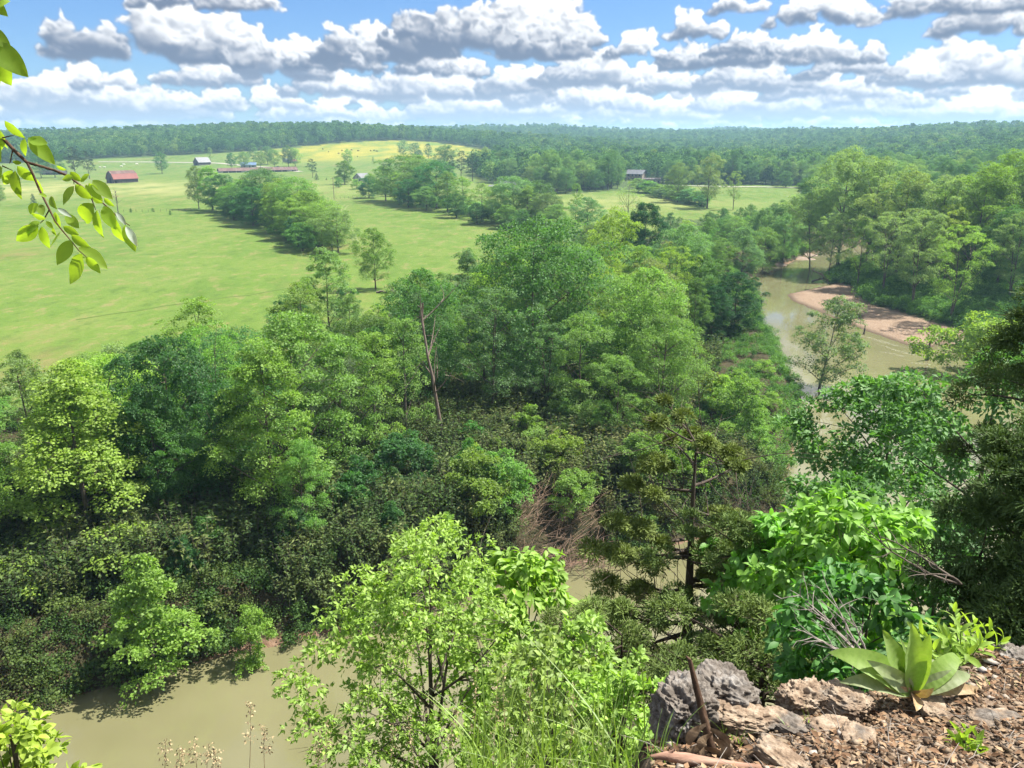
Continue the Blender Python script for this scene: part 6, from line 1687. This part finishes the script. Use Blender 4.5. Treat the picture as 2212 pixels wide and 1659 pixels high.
def building(name, pos, rz, L_, Wd, wall, roof, label, cat, wallm, roofm, gambrel=False, doors=(), windows=(), leanto=0.0, over=.5, th=.18, sub=True):
    z = min(hz(pos[0] + dx, pos[1] + dy) for dx in (-6, 6) for dy in (-6, 6)) - .1
    rt = empty(name, (pos[0], pos[1], z), rz)
    w = Wd / 2
    prof = [(-w, 0), (w, 0), (w, wall), (w * .62, wall + roof * .62), (0, wall + roof), (-w * .62, wall + roof * .62), (-w, wall)] if gambrel else [(-w, 0), (w, 0), (w, wall), (0, wall + roof), (-w, wall)]
    prism(rt, 'wall', prof, -L_ / 2, L_ / 2, wallm)
    slopes = [((-w - over, wall - over * roof / w * (1.6 if gambrel else 1) * .6), (-w * .62, wall + roof * .62)), ((-w * .62, wall + roof * .62), (0, wall + roof)), ((0, wall + roof), (w * .62, wall + roof * .62)), ((w * .62, wall + roof * .62), (w + over, wall - over * roof / w * .96))] if gambrel else \
             [((-w - over, wall - over * roof / w), (0, wall + roof)), ((0, wall + roof), (w + over, wall - over * roof / w))]
    for i, (a, b) in enumerate(slopes):
        d = np.array([b[0] - a[0], b[1] - a[1]]); n_ = np.array([-d[1], d[0]]) / np.linalg.norm(d)
        e = .03
        p4_ = [(a[0] + n_[0] * e, a[1] + n_[1] * e), (b[0] + n_[0] * e, b[1] + n_[1] * e), (b[0] + n_[0] * (e + th), b[1] + n_[1] * (e + th)), (a[0] + n_[0] * (e + th), a[1] + n_[1] * (e + th))]
        mt = roofm[i % len(roofm)] if isinstance(roofm, (list, tuple)) else roofm
        prism(rt, 'roof_panel', p4_[::-1], -L_ / 2 - over, L_ / 2 + over, mt)
    for (side, x, y, sw, sh) in doors:
        if side == 'front': bx(rt, 'door', (sw, .12, sh), (x, -w - .04, y + sh / 2), 'dark')
        else: bx(rt, 'door', (.12, sw, sh), (-L_ / 2 - .04, x, y + sh / 2), 'dark')
    for (side, x, y, sw, sh) in windows:
        if side == 'front': wf = bx(rt, 'window', (sw + .25, .1, sh + .25), (x, -w - .03, y), 'white_wall'); bx(wf, 'pane', (sw, .06, sh), (0, -.04, 0), 'glass')
        else: wf = bx(rt, 'window', (.1, sw + .25, sh + .25), (-L_ / 2 - .03, x, y), 'white_wall'); bx(wf, 'pane', (.06, sw, sh), (-.04, 0, 0), 'glass')
    return tag(rt, label, cat), rt

g = ground_hit(265, 394)
building('barn', g, R(50), 18.5, 12.5, 3.4, 5.6, 'old grey plank barn with a rusty red gambrel roof standing in the meadow', 'barn', 'grey_plank', ['red_roof', 'rust_roof', 'rust_roof', 'red_roof'], True, doors=[('gable', -.5, 0, 3.2, 4.2), ('front', -7.6, 0, 1.6, 2.2)])
g = ground_hit(437, 356)
building('barn', g, R(52), 15, 11, 3.6, 5.0, 'distant weathered barn beside the farm lane with a half rusty roof', 'barn', 'grey_plank', ['grey_roof', 'rust_roof'], False, doors=[('gable', 0, 0, 3, 3.4)])
g = ground_hit(537, 361)
building('farmhouse', g, R(20), 16, 8, 2.8, 2.4, 'white farmhouse with a blue metal roof among the far trees', 'house', 'white_wall', 'blue_roof', doors=[('front', 1, 0, 1.1, 2.1)], windows=[('front', -4, 1.5, 1.4, 1.2), ('front', 4.5, 1.5, 1.4, 1.2)])
a_ = ground_hit(472, 373)[:2]; b_ = ground_hit(640, 369)[:2]
cpos = (a_ + b_) / 2; ang_ = math.atan2(b_[1] - a_[1], b_[0] - a_[0])
_, ph_ = building('poultry_house', cpos, ang_, float(np.linalg.norm(b_ - a_)), 12, 2.0, 2.6, 'very long low poultry house with a rusty roof across the meadow', 'shed', 'dark', ['rust_roof', 'rust_roof'])
Lp = float(np.linalg.norm(b_ - a_))
for i in range(11):
    bx(ph_, 'post', (.5 if i % 3 else 5.0, .16, 1.9), (-Lp / 2 + 1 + i * (Lp - 2) / 10, -6.1, .95), 'white_wall')
g = ground_hit(632, 352); building('shed', g, R(40), 9, 7, 2.4, 2.2, 'small dark shed with red roof right of the farmhouse trees', 'shed', 'grey_plank', 'red_roof', doors=[('front', 0, 0, 2, 2)])
g = ground_hit(617, 350); building('shed', g, R(70), 5, 4, 2.6, 1.6, 'tiny white shed left of the red roofed one', 'shed', 'white_wall', 'grey_roof', doors=[('front', 0, 0, 1, 2)])
g = ground_hit(783, 393); building('house', g, R(58), 11, 8.5, 3.2, 3.4, 'white gabled house half hidden behind a dark tree', 'house', 'white_wall', 'grey_roof', windows=[('gable', -2, 1.8, 1.0, 1.3), ('gable', 2, 1.8, 1.0, 1.3), ('gable', 0, 4.2, .8, 1.0)], doors=[('front', 0, 0, 1.1, 2.1)])
g = ground_hit(1100, 409); building('house', g, R(-35), 13, 8, 2.8, 2.6, 'low brown house behind the middle tree row', 'house', 'brown_wall', 'grey_roof', windows=[('front', -3, 1.5, 1.4, 1.2), ('front', 3, 1.5, 1.4, 1.2)], doors=[('front', 0, 0, 1.1, 2.1)])
g = ground_hit(1071, 409); building('shed', g, R(5), 9, 5, 2.0, .9, 'low open porch shed beside the brown house', 'shed', 'brown_wall', 'grey_roof', doors=[('front', -2, 0, 2.6, 1.7), ('front', 2, 0, 2.6, 1.7)])
g = ground_hit(1374, 390)
_, hh_ = building('house', g, R(-28), 13, 10, 5.8, 2.6, 'two-storey brown house with a pale metal roof amid the valley trees', 'house', 'brown_wall', 'grey_roof', windows=[('front', x, z_, 1.1, 1.5) for x in (-4.5, -1.5, 1.5, 4.5) for z_ in (1.7, 4.5)], doors=[('front', 0, 0, 1.2, 2.2)], over=1.0)
g = ground_hit(1408, 396)
_, rh_ = building('ruin', g, R(-10), 13, 7, 3.2, .8, 'roofless grey stone-like outbuilding right of the two-storey house', 'outbuilding', 'brown_wall', 'grey_plank', windows=[('front', x, 1.7, 1.3, 1.6) for x in (-5, -1.7, 1.7, 5)], over=.2)
for i in range(6): bx(rh_, 'post', (.4, .4, 1.2 + .5 * (i % 2)), (-6.2 + i * 2.5, -3.9, 3.4), 'white_wall')
g = ground_hit(118, 377); building('shed', g, R(12), 20, 8, 2.4, 2.2, 'long dark weathered shed under trees at the left meadow edge', 'shed', 'grey_plank', 'grey_plank', doors=[('front', -5, 0, 2.6, 2.0), ('front', 1, 0, 2.6, 2.0), ('front', 6, 0, 2.6, 2.0)])

# ---- parked car by the farmhouse
g = ground_hit(600, 362)
cr_ = empty('parked_car', (g[0], g[1], hz(g[0], g[1])), .4)
prism(cr_, 'body', [(-.85, .35), (.85, .35), (.9, .75), (.85, .95), (-.85, .95), (-.9, .75)], -2.2, 2.2, 'dark')
prism(cr_, 'cabin', [(-.78, .95), (.78, .95), (.62, 1.5), (-.62, 1.5)], -1.2, 1.1, 'glass')
for sx in (-1.4, 1.4):
    for sy in (-.82, .82):
        link('wheel', tube_mesh('wheel', [(np.array([[0, -.1, 0], [0, .1, 0]]), [.33, .33])], M['dark'], 12), cr_, (sx, sy, .33))
tag(cr_, 'dark car parked on the lane by the white farmhouse', 'car')

# ---- cattle
M['cow_white'] = rough_material('cream_hide', [(.3, (.58, .53, .46)), (.7, (.74, .70, .64))], 2, .9, 0)
M['cow_dark'] = rough_material('dark_hide', [(.3, (.035, .026, .022)), (.7, (.075, .055, .045))], 2, .9, 0)
def cow_mesh(mat):
    paths = [(np.array([[-1.15, 0, 1.0], [-1.0, 0, 1.05], [-.4, 0, .98], [.3, 0, .98], [.8, 0, 1.08], [1.05, 0, 1.15]]), [.12, .34, .42, .42, .36, .2]),
             (np.array([[.85, 0, 1.15], [1.2, 0, 1.1], [1.45, 0, .8], [1.62, 0, .55], [1.72, 0, .42]]), [.28, .22, .17, .16, .08]),
             (np.array([[-1.15, 0, 1.15], [-1.28, 0, .9], [-1.28, 0, .4]]), [.05, .035, .05])]
    for x in (-.85, .7):
        for y in (-.22, .22): paths.append((np.array([[x, y, .9], [x + .02, y, .5], [x - .02, y, .25], [x, y, 0]]), [.16, .10, .07, .08]))
    return tube_mesh('cow', paths, M[mat], 8)
cw, cd = cow_mesh('cow_white'), cow_mesh('cow_dark')
rc_ = np.random.default_rng(4)
def cow(me, u, v, label, group):
    g = ground_hit(u, v)
    o = link('cow', me, None, (g[0], g[1], hz(g[0], g[1])), (0, 0, rc_.uniform(0, 6.28)), 1.15)
    return tag(o, label, 'cow', group)
for i_, (u, v) in enumerate([(216, 363), (226, 363), (262, 361), (267, 357), (296, 356)]):
    cow(cw, u, v, 'white cow grazing in the far pasture above the red barn, %s from the left' % ordn(i_), 'white cows above the barn')
for i_, (x, y) in enumerate(sorted([(325, 210), (295, 235), (345, 255), (332, 263), (362, 262), (408, 205), (465, 213), (575, 212), (605, 210), (628, 216), (460, 262), (208, 220), (158, 198)])):
    cow(cd, (1200 + x / 2.212) * .5486, (500 + y / 2.212) * .5486, 'dark cow grazing on the yellow hillside, %s from the left' % ordn(i_), 'dark cows on the yellow hill')

# ---- roads, wheel ruts, trails (ribbons laid on the ground)
def ribbon(name, px, width, mat, lift=.05, sub=10, label=None):
    W0 = np.array([ground_hit(u, v)[:2] for u, v in px])
    t = np.linspace(0, len(W0) - 1, (len(W0) - 1) * sub + 1)
    C_ = np.stack([np.interp(t, np.arange(len(W0)), W0[:, i]) for i in (0, 1)], 1)
    for _ in range(6): C_[1:-1] = .25 * C_[:-2] + .5 * C_[1:-1] + .25 * C_[2:]
    T_ = norm(np.gradient(C_, axis=0)); S_ = np.stack([-T_[:, 1], T_[:, 0]], 1) * width / 2
    V = np.concatenate([C_ + S_, C_ - S_]); z = np.array([hz(*p_) for p_ in V]) + lift
    n = len(C_)
    F = np.array([[i, i + 1, n + i + 1, n + i] for i in range(n - 1)])
    o = link(name, mesh_np(name, np.column_stack([V, z]), F, [M[mat]])); tag(o, kind='structure')
    return o
z2 = lambda x, y: ((1200 + x / 2.212) * .5486, (500 + y / 2.212) * .5486)
ribbon('farm_road', [(212, 349.6), (300, 350), (400, 351), (470, 352.5), (540, 359), (590, 362), (650, 371)], 6.5, 'gravel_road', .25)
ribbon('valley_road', [(1440, 401), (1540, 403), (1620, 404), (1730, 406)], 6.0, 'gravel_road', .25)
ribbon('wheel_rut', [z2(400, 668), z2(350, 675), z2(322, 700), z2(318, 740), z2(345, 800), z2(370, 860), z2(400, 930), z2(430, 1000)], .75, 'rut', .10)
ribbon('wheel_rut', [z2(415, 672), z2(375, 685), z2(352, 710), z2(350, 745), z2(375, 800), z2(395, 860), z2(428, 930), z2(462, 1000)], .75, 'rut', .10)
ribbon('meadow_trail', [(165, 691), (235, 679), (300, 671), (360, 660), (420, 653), (480, 643), (540, 638), (600, 626), (640, 619)], .55, 'rut_dark', .06)

# ---- utility pole and fence line
p = ground_hit(722, 431)
up = empty('utility_pole', (p[0], p[1], hz(p[0], p[1])))
link('pole', tube_mesh('pole', [(np.array([[0, 0, -.5], [0, 0, 6], [0, 0, 12.3]]), [.19, .16, .12])], M['bark_pale'], 8), up)
bx(up, 'crossarm', (2.4, .12, .14), (0, 0, 11.6), 'bark_pale')
for x in (-1, 0, 1): link('insulator', tube_mesh('insulator', [(np.array([[x, 0, 11.68], [x, 0, 11.85], [x, 0, 11.95]]), [.05, .07, .03])], M['white_wall'], 6), up)
tag(up, 'grey wooden utility pole in the meadow before the dark evergreens', 'pole')
post_me = tube_mesh('fence_post', [(np.array([[0, 0, -.3], [0, 0, .7], [0.02, 0, 1.35]]), [.07, .065, .05])], M['bark'], 6)
for i in range(16):
    u_ = 215 + i * 13.2; p = ground_hit(u_, 459 - .012 * (u_ - 215))
    tag(link('fence_post', post_me, None, (p[0], p[1], hz(p[0], p[1])), (0, 0, i)), 'wooden post of the fence left of the hedgerow, %s from the left' % ordn(i), 'post', 'fence posts of the left meadow')
for i in range(12):
    u_ = 690 + i * 9; p = ground_hit(u_, 432 + (u_ - 690) * -.06)
    tag(link('fence_post', post_me, None, (p[0], p[1], hz(p[0], p[1])), (0, 0, i)), 'wooden post of the fence by the utility pole, %s from the left' % ordn(i), 'post', 'fence posts near the utility pole')
for u_, v_, lab in [(282, 447, 'small dark bush on the fence line below the bare tree'), (330, 446, 'tiny bush on the fence line right of the bare tree'), (367, 452, 'low scrub on the fence line left of the lone tree'), (735, 590, 'small dark bush in the meadow by the wheel ruts')]:
    T('bush_b', u_, v_ + 4, ground_hit(u_, v_ + 12)[1], DG, lab, name='shrub', cat='shrub', wide=1.0)
g = ground_hit(256, 459)
snag('bare_tree', np.array([g[0], g[1], hz(g[0], g[1])]), 10.5, .24, 'small nearly bare tree in the meadow below the red barn', 15, 16, 'bark', cat='tree')

# ---- boat and sand at the upper bend
M['boat'] = rough_material('blue_grey_boat_hull', [(.3, (.07, .10, .15)), (.7, (.12, .16, .22))], 1, .5, 0, spec=.4)
M['sand'] = rough_material('pinkish_sand', [(.3, (.17, .125, .095)), (.7, (.24, .185, .15))], .8, .95, .1)
p = gp(1632, 574, -3.5)
bt = empty('flat_boat', (p[0], p[1], -3.55), 1.2)
prism(bt, 'hull', [(-.8, .25), (-.62, 0), (.62, 0), (.8, .25), (.85, .75), (-.85, .75)], -1.7, 1.5, 'boat')
prism(bt, 'bow', [(-.75, .45), (-.5, .25), (.5, .25), (.75, .45), (.8, .8), (-.8, .8)], 1.5, 2.2, 'boat')
bx(bt, 'bench', (.35, 1.6, .06), (0, 0, .79), 'grey_plank')
tag(bt, 'small blue-grey flat boat drawn up at the sandy bank of the upper bend', 'boat')
for (u, v, rx, ry, h_, s_) in [(1668, 570, 5.0, 3.6, .95, 1), (1715, 556, 7.5, 3.5, .7, 2), (1605, 590, 3.5, 3.0, .7, 3), (1738, 549, 5, 3, .6, 4)]:
    p = gp(u, v, WATER_Z + .2)
    n_ = 40; th = np.linspace(0, 2 * np.pi, n_, endpoint=False); rr_ = np.linspace(0, 1, 10)
    XX = (rr_[:, None] * np.cos(th)[None]).ravel(); YY = (rr_[:, None] * np.sin(th)[None]).ravel()
    wob = 1 + .25 * (fbm2(np.cos(th) * 2 + s_ * 9, np.sin(th) * 2, 3, s_) - .5)[None] * rr_[:, None]
    zz = h_ * (1 - np.repeat(rr_, n_) ** 2.2) + .15 * fbm2(XX * 3 + s_, YY * 3, 3, s_) - .25
    V = np.stack([XX * rx * wob.ravel(), YY * ry * wob.ravel(), zz], 1)
    i = np.arange(9)[:, None] * n_; j = np.arange(n_)[None]; j2 = (j + 1) % n_
    link('sand_bank', mesh_np('sand_bank', V, np.stack([i + j, i + n_ + j, i + n_ + j2, i + j2], -1).reshape(-1, 4), [M['sand']], smooth=True), None, (p[0], p[1], WATER_Z + .05), (0, 0, -.5))['kind'] = 'structure'

# ---- broken water of the riffle below the gravel bar
M['foam'] = None
def foam_material():
    m, N = new_mat('riffle_foam')
    pos = N.n('ShaderNodeNewGeometry').outputs['Position']
    p = N.n('ShaderNodeBsdfPrincipled'); p.inputs['Base Color'].default_value = (.55, .54, .45, 1); p.inputs['Roughness'].default_value = .45
    t = N.n('ShaderNodeBsdfTransparent'); mx = N.n('ShaderNodeMixShader')
    N.l(N.m('MULTIPLY', N.ss(N.noise(N.v('MULTIPLY', pos, (1, 1, 1)), 3.0, 5, .7), .45, .68), .38), mx.inputs[0])
    N.l(t.outputs[0], mx.inputs[1]); N.l(p.outputs[0], mx.inputs[2]); out_mat(N, mx.outputs[0]); return m
M['foam'] = foam_material()
for k, (u0, v0, u1, v1, w_) in enumerate([(1862, 726, 1960, 752, .7), (1890, 742, 2000, 775, .5), (1985, 770, 2050, 776, .6), (1960, 782, 2020, 790, .5), (1975, 790, 2030, 797, .4), (1900, 760, 1960, 770, .35), (2005, 765, 2070, 781, .4), (1670, 598, 1700, 601, .5), (1668, 606, 1690, 609, .5), (1700, 590, 1720, 592, .4)]):
    a_ = gp(u0, v0, WATER_Z + .02); b_ = gp(u1, v1, WATER_Z + .02); n_ = 14; t = np.linspace(0, 1, n_)
    C_ = a_ + (b_ - a_) * t[:, None] + np.stack([.25 * np.sin(t * 7 + k), .25 * np.cos(t * 5 + k), 0 * t], 1)
    S_ = norm(np.cross(np.gradient(C_, axis=0), [0, 0, 1])) * (w_ * np.sin(np.pi * np.clip(t, .03, .97)))[:, None]
    V = np.concatenate([C_ + S_, C_ + [0, 0, .07], C_ - S_]); F = [[j * n_ + i, j * n_ + i + 1, (j + 1) * n_ + i + 1, (j + 1) * n_ + i] for j in range(2) for i in range(n_ - 1)]
    tag(link('riffle', mesh_np('riffle', V, np.array(F), [M['foam']], smooth=True)), kind='structure')

# ================================================================== haze over the valley
hm = bpy.data.materials.new('valley_haze'); hm.use_nodes = True; hm.node_tree.nodes.clear()
H = NT(hm.node_tree)
pv = H.n('ShaderNodeVolumePrincipled')
pv.inputs['Color'].default_value = (.46, .74, 1.0, 1)
pv.inputs['Density'].default_value = 0.00018
pv.inputs['Anisotropy'].default_value = 0.25
ho = H.n('ShaderNodeOutputMaterial'); H.l(pv.outputs[0], ho.inputs['Volume'])
HX = 9200
V = np.array([(x, y, z) for x in (-HX, HX) for y in (-HX, HX) for z in (-9.0, 105.0)], float)
F = np.array([[0, 1, 3, 2], [4, 6, 7, 5], [0, 4, 5, 1], [2, 3, 7, 6], [0, 2, 6, 4], [1, 5, 7, 3]])
tag(link('haze', mesh_np('haze', V, F, [hm])), 'pale blue haze filling the air of the valley', kind='stuff')
